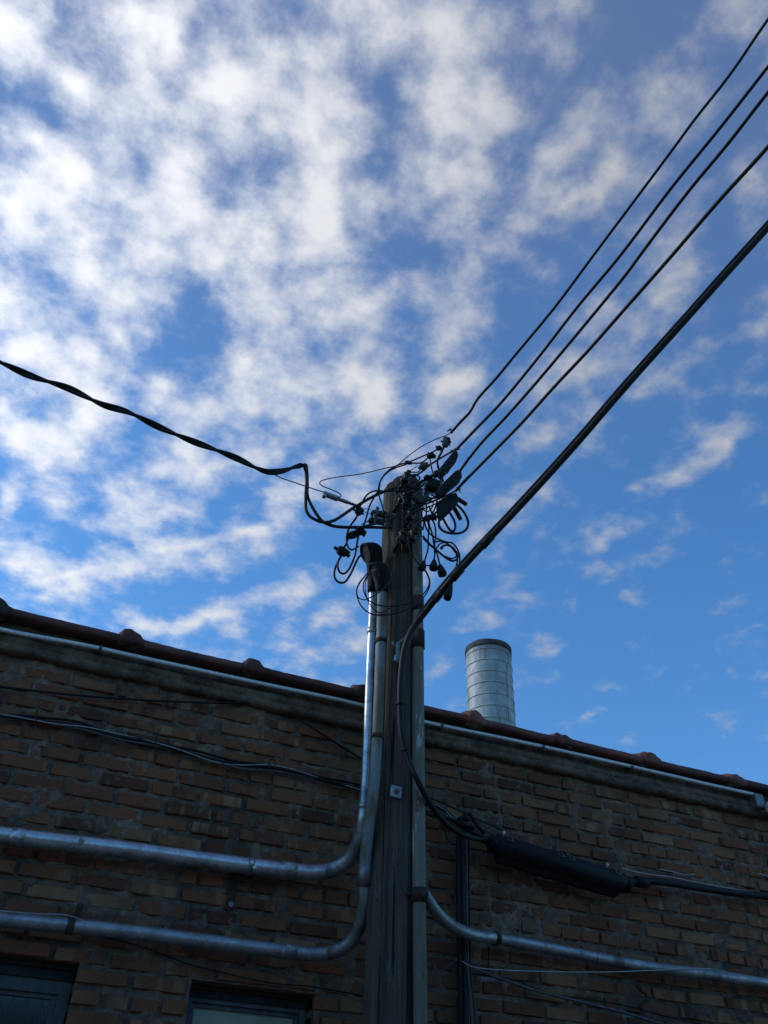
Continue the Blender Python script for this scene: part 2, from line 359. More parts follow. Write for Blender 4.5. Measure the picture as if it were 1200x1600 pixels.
# ------------------------------------------------------------------ mesh helpers
LOC = {}
class MB:
    def __init__(s): s.v = []; s.f = []; s.m = []; s.sm = []
    def add(s, vs, fs, mi=0, smooth=True):
        o = len(s.v); s.v += [tuple(p) for p in vs]
        s.f += [tuple(i + o for i in f) for f in fs]; s.m += [mi] * len(fs); s.sm += [smooth] * len(fs)
        return s
    def box(s, c, size, rot=None, mi=0, bev=0.0):
        hx, hy, hz = size[0] / 2, size[1] / 2, size[2] / 2
        b = min(bev, hx * .9, hy * .9, hz * .9)
        vs = []; fs = []
        if b <= 0:
            vs = [Vector((x, y, z)) for x in (-hx, hx) for y in (-hy, hy) for z in (-hz, hz)]
            fs = [(0, 1, 3, 2), (4, 6, 7, 5), (0, 4, 5, 1), (2, 3, 7, 6), (0, 2, 6, 4), (1, 5, 7, 3)]
        else:
            idx = {}
            for sx in (-1, 1):
                for sy in (-1, 1):
                    for sz in (-1, 1):
                        for ax in range(3):
                            p = [sx * (hx - b), sy * (hy - b), sz * (hz - b)]
                            p[ax] = (sx * hx, sy * hy, sz * hz)[ax]
                            idx[(sx, sy, sz, ax)] = len(vs); vs.append(Vector(p))
            for ax in range(3):
                a1, a2 = [a for a in range(3) if a != ax]
                for sg in (-1, 1):
                    q = []
                    for (u, w) in ((-1, -1), (1, -1), (1, 1), (-1, 1)):
                        k = [0, 0, 0]; k[ax] = sg; k[a1] = u; k[a2] = w; q.append(idx[(k[0], k[1], k[2], ax)])
                    fs.append(tuple(q))
            for ax in range(3):                       # edges along ax
                a1, a2 = [a for a in range(3) if a != ax]
                for u in (-1, 1):
                    for w in (-1, 1):
                        k0 = [0, 0, 0]; k0[ax] = -1; k0[a1] = u; k0[a2] = w; k1 = list(k0); k1[ax] = 1
                        fs.append((idx[(*k0, a1)], idx[(*k1, a1)], idx[(*k1, a2)], idx[(*k0, a2)]))
            for sx in (-1, 1):
                for sy in (-1, 1):
                    for sz in (-1, 1): fs.append((idx[(sx, sy, sz, 0)], idx[(sx, sy, sz, 1)], idx[(sx, sy, sz, 2)]))
        if rot is not None: vs = [rot @ p for p in vs]
        c = Vector(c)
        return s.add([p + c for p in vs], fs, mi, False)
    def tube(s, pts, r, n=10, mi=0, smooth=True, cap=True, flat=1.0):
        pts = [Vector(p) for p in pts]; k = len(pts)
        rs = [r] * k if isinstance(r, (int, float)) else list(r)
        T = []
        for i in range(k):
            t = pts[min(i + 1, k - 1)] - pts[max(i - 1, 0)]
            T.append(t.normalized() if t.length > 1e-9 else Vector((0, 0, 1)))
        up = Vector((0, 0, 1)) if abs(T[0].z) < .9 else Vector((1, 0, 0))
        u = T[0].cross(up).normalized(); vs = []
        for i in range(k):
            u = (u - T[i] * u.dot(T[i])); u = u.normalized() if u.length > 1e-6 else T[i].orthogonal().normalized()
            w = T[i].cross(u)
            for j in range(n):
                a = 2 * math.pi * j / n
                vs.append(pts[i] + (u * math.cos(a) + w * math.sin(a) * flat) * rs[i])
        fs = [(i * n + j, i * n + (j + 1) % n, (i + 1) * n + (j + 1) % n, (i + 1) * n + j) for i in range(k - 1) for j in range(n)]
        s.add(vs, fs, mi, smooth)
        if cap:
            o = len(s.v) - len(vs)
            s.f.append(tuple(o + j for j in range(n))[::-1]); s.m.append(mi); s.sm.append(False)
            s.f.append(tuple(o + (k - 1) * n + j for j in range(n))); s.m.append(mi); s.sm.append(False)
        return s
    def ball(s, c, r, mi=0, n=10, sc=(1, 1, 1)):
        vs = []; fs = []; c = Vector(c); m = n // 2 + 1
        for i in range(m + 1):
            ph = math.pi * i / m
            for j in range(n):
                th = 2 * math.pi * j / n
                vs.append(c + Vector((math.sin(ph) * math.cos(th) * sc[0], math.sin(ph) * math.sin(th) * sc[1], math.cos(ph) * sc[2])) * r)
        for i in range(m):
            for j in range(n): fs.append((i * n + j, i * n + (j + 1) % n, (i + 1) * n + (j + 1) % n, (i + 1) * n + j))
        return s.add(vs, fs, mi, True)
    def build(s, name, mats, parent=None, loc=None):
        if not isinstance(mats, (list, tuple)): mats = [mats]
        me = bpy.data.meshes.new(name)
        org = Vector((0, 0, 0))
        if parent is not None: org = LOC[parent.name]
        elif loc is not None: org = Vector(loc)
        else:
            a = np.array(s.v); org = Vector(((a[:, 0].min() + a[:, 0].max()) / 2, (a[:, 1].min() + a[:, 1].max()) / 2, a[:, 2].min()))
        a = np.array(s.v, dtype=float) - np.array(org)
        me.from_pydata(a.tolist(), [], s.f)
        for m in mats: me.materials.append(m)
        me.polygons.foreach_set('material_index', s.m); me.polygons.foreach_set('use_smooth', s.sm)
        me.validate(); me.update()
        o = bpy.data.objects.new(name, me); COL.objects.link(o)
        if parent is not None: o.parent = parent; LOC[o.name] = org
        else: o.location = org; LOC[o.name] = org
        return o
def thing(name, label, cat, loc, group=None):
    o = bpy.data.objects.new(name, None); COL.objects.link(o); o.empty_display_size = .1
    o.location = loc; LOC[o.name] = Vector(loc); o['label'] = label; o['category'] = cat
    if group: o['group'] = group
    return o
def tag(o, label=None, cat=None, group=None, kind=None):
    if label: o['label'] = label
    if cat: o['category'] = cat
    if group: o['group'] = group
    if kind: o['kind'] = kind
    return o
def spline(pts, k=8):
    pts = [Vector(p) for p in pts]
    if len(pts) < 3: 
        return [pts[0].lerp(pts[-1], i / k) for i in range(k + 1)]
    q = [pts[0] * 2 - pts[1]] + pts + [pts[-1] * 2 - pts[-2]]
    out = []
    for i in range(1, len(q) - 2):
        p0, p1, p2, p3 = q[i - 1], q[i], q[i + 1], q[i + 2]
        # centripetal catmull-rom keeps tight bends from overshooting
        t0 = 0; t1 = t0 + max((p1 - p0).length, 1e-5) ** .5; t2 = t1 + max((p2 - p1).length, 1e-5) ** .5; t3 = t2 + max((p3 - p2).length, 1e-5) ** .5
        for j in range(k):
            t = t1 + (t2 - t1) * j / k
            A1 = p0 * ((t1 - t) / (t1 - t0)) + p1 * ((t - t0) / (t1 - t0))
            A2 = p1 * ((t2 - t) / (t2 - t1)) + p2 * ((t - t1) / (t2 - t1))
            A3 = p2 * ((t3 - t) / (t3 - t2)) + p3 * ((t - t2) / (t3 - t2))
            B1 = A1 * ((t2 - t) / (t2 - t0)) + A2 * ((t - t0) / (t2 - t0))
            B2 = A2 * ((t3 - t) / (t3 - t1)) + A3 * ((t - t1) / (t3 - t1))
            out.append(B1 * ((t2 - t) / (t2 - t1)) + B2 * ((t - t1) / (t2 - t1)))
    out.append(pts[-1]); return out
def conv(pts, ox, oy, sc, y):
    """measured (x, y[, depth]) readings of an enlarged detail -> points"""
    return [P(ox + p[0] / sc, oy + p[1] / sc, (p[2] if len(p) > 2 else y)) for p in pts]
Z1 = lambda pts, y: conv(pts, 480, 640, 4.0, y)
ZA = lambda pts, y: conv(pts, 480, 700, 8.0, y)
ZB = lambda pts, y: conv(pts, 600, 660, 8.571, y)
ZC = lambda pts, y: conv(pts, 600, 760, 8.571, y)
Z2 = lambda pts, y: conv(pts, 560, 660, 6.667, y)
PX = lambda pts, y: conv(pts, 0, 0, 1.0, y)
def wob(pts, a, f=9.0, seed=0):
    out = []
    for p in pts:
        q = Vector(p); n = mnoise.noise_vector(q * f + Vector((seed * 7.1, 3, 1))); out.append(q + n * a)
    return out
# ------------------------------------------------------------------ ground
g = MB(); 
gx = [-400, -60, -20, -8, -4, 0, 4, 8, 20, 60, 400]; gy = [-400, -60, -20, -9, -5, -2, 0, 2, 3.5, 20, 60, 400]
g.add([(x, y, 0) for y in gy for x in gx], [(j * len(gx) + i, j * len(gx) + i + 1, (j + 1) * len(gx) + i + 1, (j + 1) * len(gx) + i) for j in range(len(gy) - 1) for i in range(len(gx) - 1)], 0, False)
tag(g.build('ground', MASPH), kind='structure')

# ------------------------------------------------------------------ brick building
def vnoise(x, z, seed):
    xi = np.floor(x).astype(int); zi = np.floor(z).astype(int); fx = x - xi; fz = z - zi
    fx = fx * fx * (3 - 2 * fx); fz = fz * fz * (3 - 2 * fz)
    def h(a, b):
        n = (a * 374761393 + b * 668265263 + seed * 974711) & 0x7fffffff
        n = ((n ^ (n >> 13)) * 1274126177) & 0x7fffffff
        return ((n ^ (n >> 16)) & 0xffff) / 65535.0
    return (h(xi, zi) * (1 - fx) + h(xi + 1, zi) * fx) * (1 - fz) + (h(xi, zi + 1) * (1 - fx) + h(xi + 1, zi + 1) * fx) * fz
def fbm(x, z, seed, o=5, r=.55):
    t = 0; a = 1; s = 0
    for k in range(o): t = t + a * vnoise(x, z, seed + k); s += a; a *= r; x = x * 2.03 + 11.3; z = z * 2.03 + 5.7
    return t / s
OPEN = [(-0.80, 0.305, 1.05, 2.283), (0.735, 1.243, 1.05, 2.275)]
XL, XR, ZT = -3.2, 8.2, 3.47
PITCH, COURSE = .213, .0677
bld = thing('brick_building', 'low dark brown brick building with red clay coping and two windows behind the pole', 'building', (2.5, WALL, 0))
def build_bricks():
    V = []; Fc = []; T = []; vo = 0
    NX, NZ = 8, 4
    nc = int(ZT / COURSE) + 1
    quads = []
    for j in range(NZ - 1):
        for i in range(NX - 1): quads.append((j * NX + i, j * NX + i + 1, (j + 1) * NX + i + 1, (j + 1) * NX + i))
    ring = [i for i in range(NX)] + [j * NX + NX - 1 for j in range(1, NZ)] + [(NZ - 1) * NX + i for i in range(NX - 2, -1, -1)] + [j * NX for j in range(NZ - 2, 0, -1)]
    nr = len(ring)
    sideq = [(NX * NZ + k, NX * NZ + (k + 1) % nr, ring[(k + 1) % nr], ring[k]) for k in range(nr)]
    alltmpl = np.array(quads + sideq)
    us = np.array([0, .03, .12, .35, .62, .88, .97, 1.0]); vs_ = np.array([0, .12, .88, 1.0])
    c0 = 2.283 - COURSE * 33       # course joints meet the window heads
    for c in range(-1, nc + 1):
        zb = c0 + c * COURSE + rng.uniform(-.002, .002); zt = zb + .0568 + rng.uniform(-.003, .003)
        if zb < .0: zb = 0.002
        if zt > ZT or zt - zb < .02: continue
        header = (c % 7 == 3)
        x = XL + (0 if c % 2 else PITCH / 2) + rng.uniform(-.02, .02)
        while x < XR:
            w = (.098 if header else .201) + rng.uniform(-.008, .006)
            x0, x1 = x, x + w
            x += w + .0115 + rng.uniform(-.003, .004)
            segs = [(x0, x1, False, False)]
            for (a, b, zl, zh) in OPEN:
                if zt < zl + .004 or zb > zh - .004: continue
                ns = []
                for (p, q, l, r_) in segs:
                    if q <= a or p >= b: ns.append((p, q, l or abs(p - b) < .02, r_ or abs(q - a) < .02)); continue
                    if p < a - .015: ns.append((p, a, l, True))
                    if q > b + .015: ns.append((b, q, True, r_))
                segs = ns
            for (p, q, deepl, deepr) in segs:
                if q - p < .02: continue
                tilt = rng.uniform(-.0035, .0035) / .2; rz = rng.uniform(-.012, .012); wz = (vnoise(np.array((p + q) * .9), np.array(zb * .7), 77) - .5) * .016 * (0 if (deepl or deepr) else 1); off = rng.uniform(-.0035, .004)
                U, Wv = np.meshgrid(us, vs_)
                X = p + U * (q - p); Z = zb + Wv * (zt - zb)
                n1 = fbm(X * 38, Z * 38, 3, 3); n2 = fbm(X * 12 + 40, Z * 12, 9, 3)
                edge = np.minimum(np.minimum(U * (q - p), (1 - U) * (q - p)), np.minimum(Wv, 1 - Wv) * (zt - zb))
                back = np.where(edge < .001, .006, 0.0)
                Y = WALL + off + (X - p) * tilt + back + (n1 - .5) * .007
                cn = ((U < .01) | (U > .99)) & ((Wv < .01) | (Wv > .99))
                X = X + np.where(U < .01, 1, np.where(U > .99, -1, 0)) * (n1 * .010 + cn * .004 * 1)
                Z = Z + np.where(Wv < .01, 1, np.where(Wv > .99, -1, 0)) * (n2 * .008 + cn * .003)
                if deepl: X[:, 0] = p
                Z = Z + (X - (p + q) / 2) * rz + wz
                if deepr: X[:, -1] = q
                g_ = np.stack([X, Y, Z], -1).reshape(-1, 3)
                rb = g_[ring].copy(); rb[:, 1] = WALL + .05
                if deepl: rb[rb[:, 0] < p + .004, 1] = WALL + .14
                if deepr: rb[rb[:, 0] > q - .004, 1] = WALL + .14
                V.append(np.concatenate([g_, rb])); Fc.append(alltmpl + vo); vo += NX * NZ + nr
                t = rng.rand() ** .9
                T.append(np.tile([[t, float(rng.rand() < .30) * rng.uniform(.4, 1), float(rng.rand() < .25) * rng.uniform(.5, 1)]], (NX * NZ + nr, 1)))
    V = np.concatenate(V); Fc = np.concatenate(Fc); T = np.concatenate(T)
    org = np.array(LOC[bld.name]); me = bpy.data.meshes.new('brickwork')
    me.from_pydata((V - org).tolist(), [], Fc.tolist()); me.materials.append(MB_)
    at = me.attributes.new('brick_tone', 'FLOAT_VECTOR', 'POINT'); at.data.foreach_set('vector', T.astype(np.float32).ravel())
    me.update(); o = bpy.data.objects.new('brickwork', me); COL.objects.link(o); o.parent = bld
    # mortar bed
    xs = np.unique(np.round(np.concatenate([np.arange(XL, -1.2, .06), np.arange(-1.2, 4.6, .0095), np.arange(4.6, XR + .03, .06)] + [np.array([a, b]) for a, b, _, _ in OPEN]), 5))
    zs = np.unique(np.round(np.concatenate([np.arange(0, 1.6, .06), np.arange(1.6, ZT + .01, .0085)] + [np.array([c_, d]) for _, _, c_, d in OPEN]), 5))
    X, Z = np.meshgrid(xs, zs)
    n = fbm(X * 15, Z * 15, 21, 5, .6); n2 = fbm(X * 55, Z * 55, 31, 3)
    Y = WALL + .0105 - np.clip((n - .485) * .060, -.003, .0120) - (n2 - .5) * .010
    v = np.stack([X, Y, Z], -1).reshape(-1, 3); NXm = len(xs)
    ii, jj = np.meshgrid(np.arange(NXm - 1), np.arange(len(zs) - 1))
    cx = (xs[:-1] + xs[1:]) / 2; cz = (zs[:-1] + zs[1:]) / 2
    CX, CZ = np.meshgrid(cx, cz); keep = np.ones(CX.shape, bool)
    for (a, b, c_, d) in OPEN: keep &= ~((CX > a) & (CX < b) & (CZ > c_) & (CZ < d))
    ii = ii[keep]; jj = jj[keep]
    fq = np.stack([jj * NXm + ii, jj * NXm + ii + 1, (jj + 1) * NXm + ii + 1, (jj + 1) * NXm + ii], -1)
    me = bpy.data.meshes.new('mortar'); me.from_pydata((v - org).tolist(), [], fq.tolist()); me.materials.append(MM)
    me.polygons.foreach_set('use_smooth', [True] * len(fq)); me.update()
    o = bpy.data.objects.new('mortar', me); COL.objects.link(o); o.parent = bld
build_bricks()
# wall body behind the bricks, with the openings left free, side and rear walls, roof
wb = MB(); yb = WALL + .17
def slab(m, x0, x1, y0, y1, z0, z1, mi=0): m.box(((x0 + x1) / 2, (y0 + y1) / 2, (z0 + z1) / 2), (x1 - x0, y1 - y0, z1 - z0), mi=mi)
edges = [XL] + [e for a, b, _, _ in OPEN for e in (a, b)] + [XR]
for k in range(0, len(edges), 2): slab(wb, edges[k], edges[k + 1], WALL + .03, WALL + .30, 0, 3.46)
for a, b, c_, d in OPEN:
    slab(wb, a, b, WALL + .03, WALL + .30, d, 3.46); slab(wb, a, b, WALL + .03, WALL + .30, 0, c_)
slab(wb, XL, XL + .3, WALL + .30, 12, 0, 3.46); slab(wb, XR - .3, XR, WALL + .30, 12, 0, 3.46); slab(wb, XL + .3, XR - .3, 11.7, 12, 0, 3.46)
wb.build('wall_body', MM, bld)
rf = MB(); slab(rf, XL + .3, XR - .3, WALL + .3, 11.7, 3.16, 3.26); rf.build('roof', MTAR, bld)

def topz(x): return -.004 * (x - 1)
def band(name, prof, mat, x0=XL - .03, x1=XR + .03, dx=.011, amp=.006, f=14, parent=bld, zf=topz):
    """long moulding: profile (outward, z) swept along the wall with hand-worked unevenness"""
    xs = np.concatenate([np.arange(x0, -1.2, .12), np.arange(-1.2, 4.7, dx), np.arange(4.7, x1 + .1, .12)]); m = MB(); k = len(prof)
    vs = []
    for x in xs:
        for (o_, z) in prof:
            n = mnoise.noise_vector(Vector((x * f, o_ * 60, z * 40))) * amp + mnoise.noise_vector(Vector((x * 2.2, 7, z * 9))) * amp + mnoise.noise_vector(Vector((x * 47, o_ * 90, z * 60))) * amp * .8
            vs.append((x, WALL - o_ + n.y, z + zf(x) + n.z * .6))
    fs = [(i * k + j, i * k + j + 1, (i + 1) * k + j + 1, (i + 1) * k + j) for i in range(len(xs) - 1) for j in range(k - 1)]
    m.add(vs, fs, 0, True); m.f.append(tuple(range(k))); m.m.append(0); m.sm.append(False)
    return m.build(name, mat, parent)
band('cornice', [(-.02, 3.452), (.0, 3.452), (.018, 3.450), (.034, 3.456), (.040, 3.468), (.039, 3.482), (.030, 3.489), (.030, 3.493), (.037, 3.500), (.037, 3.520), (.030, 3.528), (.018, 3.531), (-.02, 3.531)], MREND, amp=.0042)
band('fascia', [(-.02, 3.528), (.010, 3.528), (.012, 3.545), (.012, 3.57), (.011, 3.60), (-.02, 3.60)], MREND, amp=.006)

# coping: one fired-clay tile after another, each with a raised collar over the joint
JX = [-0.41 + .593 * k for k in range(-4, 0)] + [-0.41, 0.183, 0.777, 1.354, 1.989, 2.528, 3.092, 3.698, 4.29, 4.88, 5.47, 6.06, 6.65, 7.24, 7.83]
PR = [(.0, .004), (.065, .004), (.078, .006), (.084, .012), (.083, .036), (.055, .046), (.02, .058), (-.06, .082), (-.15, .098), (-.24, .082), (-.32, .058), (-.355, .046), (-.364, .036), (-.364, .006), (-.358, -.004), (-.33, -.004), (-.30, 0)]
ZC0 = 3.592
def coptile(a, b, idx):
    m = MB(); t = rng.uniform(-.007, .007); t2 = rng.uniform(-.006, .006); n = 30; cs = rng.uniform(.45, 1.05); k = len(PR); vs = []
    for i in range(n + 1):
        u = i / n; x = a + (b - a) * u
        for (o_, z) in PR:
            q = mnoise.noise_vector(Vector((x * 6, o_ * 9 + idx, z * 20))) * .0035 + mnoise.noise_vector(Vector((x * 34, o_ * 30 + idx, z * 40))) * .0018
            vs.append((x, WALL - o_ + q.y + t2, ZC0 + z + topz(x) + t * (u - .5) + q.z))
    m.add(vs, [(i * k + j, i * k + j + 1, (i + 1) * k + j + 1, (i + 1) * k + j) for i in range(n) for j in range(k - 1)], 0, True)
    m.f.append(tuple(range(k))); m.m.append(0); m.sm.append(False); m.f.append(tuple(n * k + j for j in range(k))[::-1]); m.m.append(0); m.sm.append(False)
    o = m.build('coping_tile', MCOP, bld)
    c = MB(); vs = []; prf = [(-.058, 1.0, .0), (-.050, 1.10, .010), (-.040, 1.19, .020), (-.012, 1.22, .025), (.014, 1.17, .020), (.036, 1.09, .010), (.054, 1.04, .004), (.07, 1.0, .0)]
    sk = rng.uniform(-.006, .006)
    for (dx, s_, up) in prf:
        for (o_, z) in PR:
            oc = (o_ + .15) * (1 + (s_ - 1) * .45 * cs) - .15
            q = mnoise.noise_vector(Vector(((a + dx) * 30, o_ * 30, idx * 3.3))) * .009
            vs.append((a + dx + sk + q.x, WALL - oc + q.y, ZC0 + z * (1 + (s_ - 1) * .6 * cs) + (up * cs if z > .03 else -up * .35) + topz(a) + q.z))
    nn_ = len(prf)
    c.add(vs, [(i * k + j, i * k + j + 1, (i + 1) * k + j + 1, (i + 1) * k + j) for i in range(nn_ - 1) for j in range(k - 1)], 0, True)
    c.f.append(tuple(range(k))); c.m.append(0); c.sm.append(False); c.f.append(tuple((nn_ - 1) * k + j for j in range(k))[::-1]); c.m.append(0); c.sm.append(False)
    c.build('collar', MCOP, o)
    for k in range(rng.randint(1, 4)):                   # daubs of pointing mortar squeezed out under the joint
        d_ = MB(); d_.ball((a + rng.uniform(-.06, .04), WALL - rng.uniform(.03, .075), ZC0 + topz(a) + rng.uniform(-.006, .004)), rng.uniform(.010, .022), 0, 8, (1.5, 1, .7)); d_.build('mortar_daub', MREND, o)
for k in range(len(JX) - 1): coptile(JX[k] + .002, JX[k + 1] - .002, k)

# windows
def window(a, b, c_, d, fy, fw, glass, ft=.05, mesh=False, head=.03):
    m = MB(); y = WALL + fy; dp = .05
    slab(m, a + .002, a + fw, y, y + dp, c_ + .01, d - head); slab(m, b - fw, b - .002, y, y + dp, c_ + .01, d - head)
    slab(m, a + fw, b - fw, y, y + dp, d - head - ft, d - head); slab(m, a + fw, b - fw, y, y + dp, c_ + .01, c_ + .06)
    i = fw + .004                                        # inner bead, a little behind
    slab(m, a + i - .004, a + i + .014, y + .014, y + dp, c_ + .06, d - head - ft); slab(m, b - i - .014, b - i + .004, y + .014, y + dp, c_ + .06, d - head - ft)
    slab(m, a + i + .014, b - i - .014, y + .014, y + dp, d - head - ft - .016, d - head - ft)
    slab(m, a + i + .014, b - i - .014, y + .012, y + dp, (c_ + d) / 2 - .02, (c_ + d) / 2 + .02)
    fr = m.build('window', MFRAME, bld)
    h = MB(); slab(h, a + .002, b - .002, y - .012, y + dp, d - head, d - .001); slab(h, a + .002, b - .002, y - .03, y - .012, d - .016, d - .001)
    h.build('head_board', MHEAD, fr)  # shadow under the brick head is put into the board's colour
    p = MB(); slab(p, a + i + .014, b - i - .014, y + .026, y + .031, c_ + .06, d - head - ft - .016); p.build('pane', glass, fr)
    s_ = MB(); s_.box(((a + b) / 2, WALL + .05, c_ - .012), (b - a + .0, .19, .045), bev=.006); s_.build('sill', MREND, fr)
    if mesh:
        w = MB(); n = int((b - a + 1.3) / .055)
        z0, z1 = c_ + .06, d - head - ft - .016; x0, x1 = a + i + .014, b - i - .014
        for k in range(-30, 60):
            for sg in (1, -1):
                # diamond wire: lines x = xs + sg*(z - z0), clipped to the pane
                xs = x0 + k * .05 if sg > 0 else x0 + k * .05
                za, zb2 = z0, z1; xa, xb = xs, xs + sg * (z1 - z0) * .62
                t0, t1 = 0.0, 1.0; dx = xb - xa
                if dx != 0:
                    ta, tb = (x0 - xa) / dx, (x1 - xa) / dx
                    t0, t1 = max(t0, min(ta, tb)), min(t1, max(ta, tb))
                if t1 - t0 > .02:
                    A = Vector((xa + dx * t0, y + .022, za + (zb2 - za) * t0)); B = Vector((xa + dx * t1, y + .022 + sg * .001, za + (zb2 - za) * t1))
                    w.tube([A, B], .0008, 4, cap=False)
        w.build('wire_mesh', MSTEEL, fr)
    return fr
tag(window(*OPEN[0], .085, .045, MGL1, ft=.045, mesh=True, head=.05), label='dark glazed window with blue grey frame and diamond wire')
tag(window(*OPEN[1], .10, .03, MGL2, ft=.016, head=.042), label='pale green glazed window with blue grey frame')

MSEAM = m_simple('stained_seam', (.10, .075, .055), (.28, .26, .24), 60, .7, 0)
# ------------------------------------------------------------------ round metal chimney on the roof
def chimney():
    t = thing('chimney', 'round silver metal chimney stack with sooty rim standing behind the coping', 'chimney', (3.744, 6.5, 3.26))
    tilt = Matrix.Rotation(R(.6), 3, 'Y')
    base = Vector((3.744 - .034, 6.5, 3.26)); top = 6.03; r0 = .226; seg = .122
    zs = []; z = top - .105
    while z > 3.30: zs.append(z); z -= seg
    def lat(prof, n=80, mi=0, mb=None, wob_=.0012):
        vs = []
        for i, (z, r) in enumerate(prof):
            for j in range(n):
                a = 2 * math.pi * j / n
                rr = r + wob_ * mnoise.noise(Vector((math.cos(a) * 2, math.sin(a) * 2, z * 5))) * 2
                vs.append(base + tilt @ Vector((math.cos(a) * rr, math.sin(a) * rr, z - 3.26)))
        mb.add(vs, [(i * n + j, i * n + (j + 1) % n, (i + 1) * n + (j + 1) % n, (i + 1) * n + j) for i in range(len(prof) - 1) for j in range(n)], mi, True)
        return mb
    prof = [(3.26, r0)]
    for z in sorted(zs):
        prof += [(z - .012, r0), (z - .004, r0 + .0005), (z - .0035, r0 + .0045), (z + .0025, r0 + .0045), (z + .003, r0 - .001), (z + .010, r0 - .0005), (z + .016, r0)]
    prof += [(top - .004, r0), (top - .004, r0 - .012), (top - .6, r0 - .012)]
    lat(prof, mb=(m := MB())); st = m.build('stack', MCHIM, t)
    m = MB(); lat([(top - .062, r0 + .001), (top - .063, r0 + .004), (top - .055, r0 + .005), (top - .05, r0 + .007), (top - .004, r0 + .007), (top, r0 + .005), (top + .001, r0 - .006), (top - .05, r0 - .008)], mb=m, wob_=.003)
    m.build('rim_band', MSOOT, t)
    allz = sorted(zs, reverse=True)
    for (k, ang) in ((0, -128), (0, -62), (1, -70), (2, -72), (3, -71), (4, -45), (5, -75), (6, -100), (8, -60)):
        if k + 1 >= len(allz): continue
        a = R(ang); m = MB(); pts = []
        for q in range(7):
            z = allz[k] - .004 + (allz[k + 1] - allz[k] + .012) * q / 6
            pts.append(base + tilt @ Vector((math.cos(a) * (r0 + .001), math.sin(a) * (r0 + .001), z - 3.26)))
        m.tube(pts, .003, 6); m.build('seam', MSEAM, st)
    m = MB(); lat([(3.262, r0 + .12), (3.275, r0 + .12), (3.30, r0 + .03), (3.38, r0 + .012), (3.385, r0 + .002)], mb=m); m.build('flashing', MTAR, t)
chimney()

# ------------------------------------------------------------------ thin pale conduit along the cornice
def cornice_conduit():
    y = 3.655
    pts = PX([(-60, 965), (0, 983), (130, 1008), (250, 1034), (400, 1066), (567, 1102), (660, 1127), (780, 1152), (900, 1178), (1040, 1210), (1140, 1233), (1185, 1243)], y)
    pts = [pts[0] + Vector((-2.6, 0, .01))] + pts
    pts = wob(spline(pts, 8), .0015, 3)
    t = thing('thin_conduit', 'thin pale metal conduit clipped along the cornice under the clay coping', 'conduit', pts[len(pts) // 2])
    MB().tube(pts, .0098, 12).build('pipe', MGALVP, t)
    for (px, py) in ((157, 1013), (690, 1133), (848, 1167), (987, 1199)):
        c = P(px, py, y); m = MB(); m.tube([c - Vector((.008, 0, -.001)), c + Vector((.008, 0, -.001))], .0125, 12); m.box(c + Vector((0, .022, .0)), (.016, .03, .03)); m.ball(c + Vector((.0, -.012, -.002)), .005)
        m.build('clip', MSTEEL, t)
MGALVP = m_galv('bright_galvanised_steel', .72, .5, .25, 0, .12)
cornice_conduit()

# lamp at the corner of the wall
def lamp():
    c = P(1200, 1262, 3.60); t = thing('wall_lamp', 'off white round lamp head on a grey box at the right edge', 'lamp', c)
    m = MB(); m.box(P(1181, 1253, 3.655) + Vector((.01, 0, 0)), (.06, .06, .085), bev=.006); m.build('junction_box', MSTEEL, t)
    m = MB(); vs = []; n = 20; k = 7
    for i in range(k + 1):
        a = math.pi / 2 * i / k; r = .042 * math.cos(a) ** .8 if i < k else .004; h = .075 * math.sin(a)
        for j in range(n):
            b = 2 * math.pi * j / n; vs.append(c + Vector((-h * .55 + .03, r * math.cos(b) - .01, r * math.sin(b))))
    m.add(vs, [(i * n + j, i * n + (j + 1) % n, (i + 1) * n + (j + 1) % n, (i + 1) * n + j) for i in range(k) for j in range(n)])
    m.tube([c + Vector((.03, -.01, 0)), c + Vector((.055, -.01, 0))], [.046, .046], 20)
    m.build('lamp_head', MLAMP, t)
    MB().tube([c + Vector((.05, -.01, 0)), c + Vector((.10, -.01, 0))], [.035, .03], 16).build('lens', MGL2, t)
lamp()

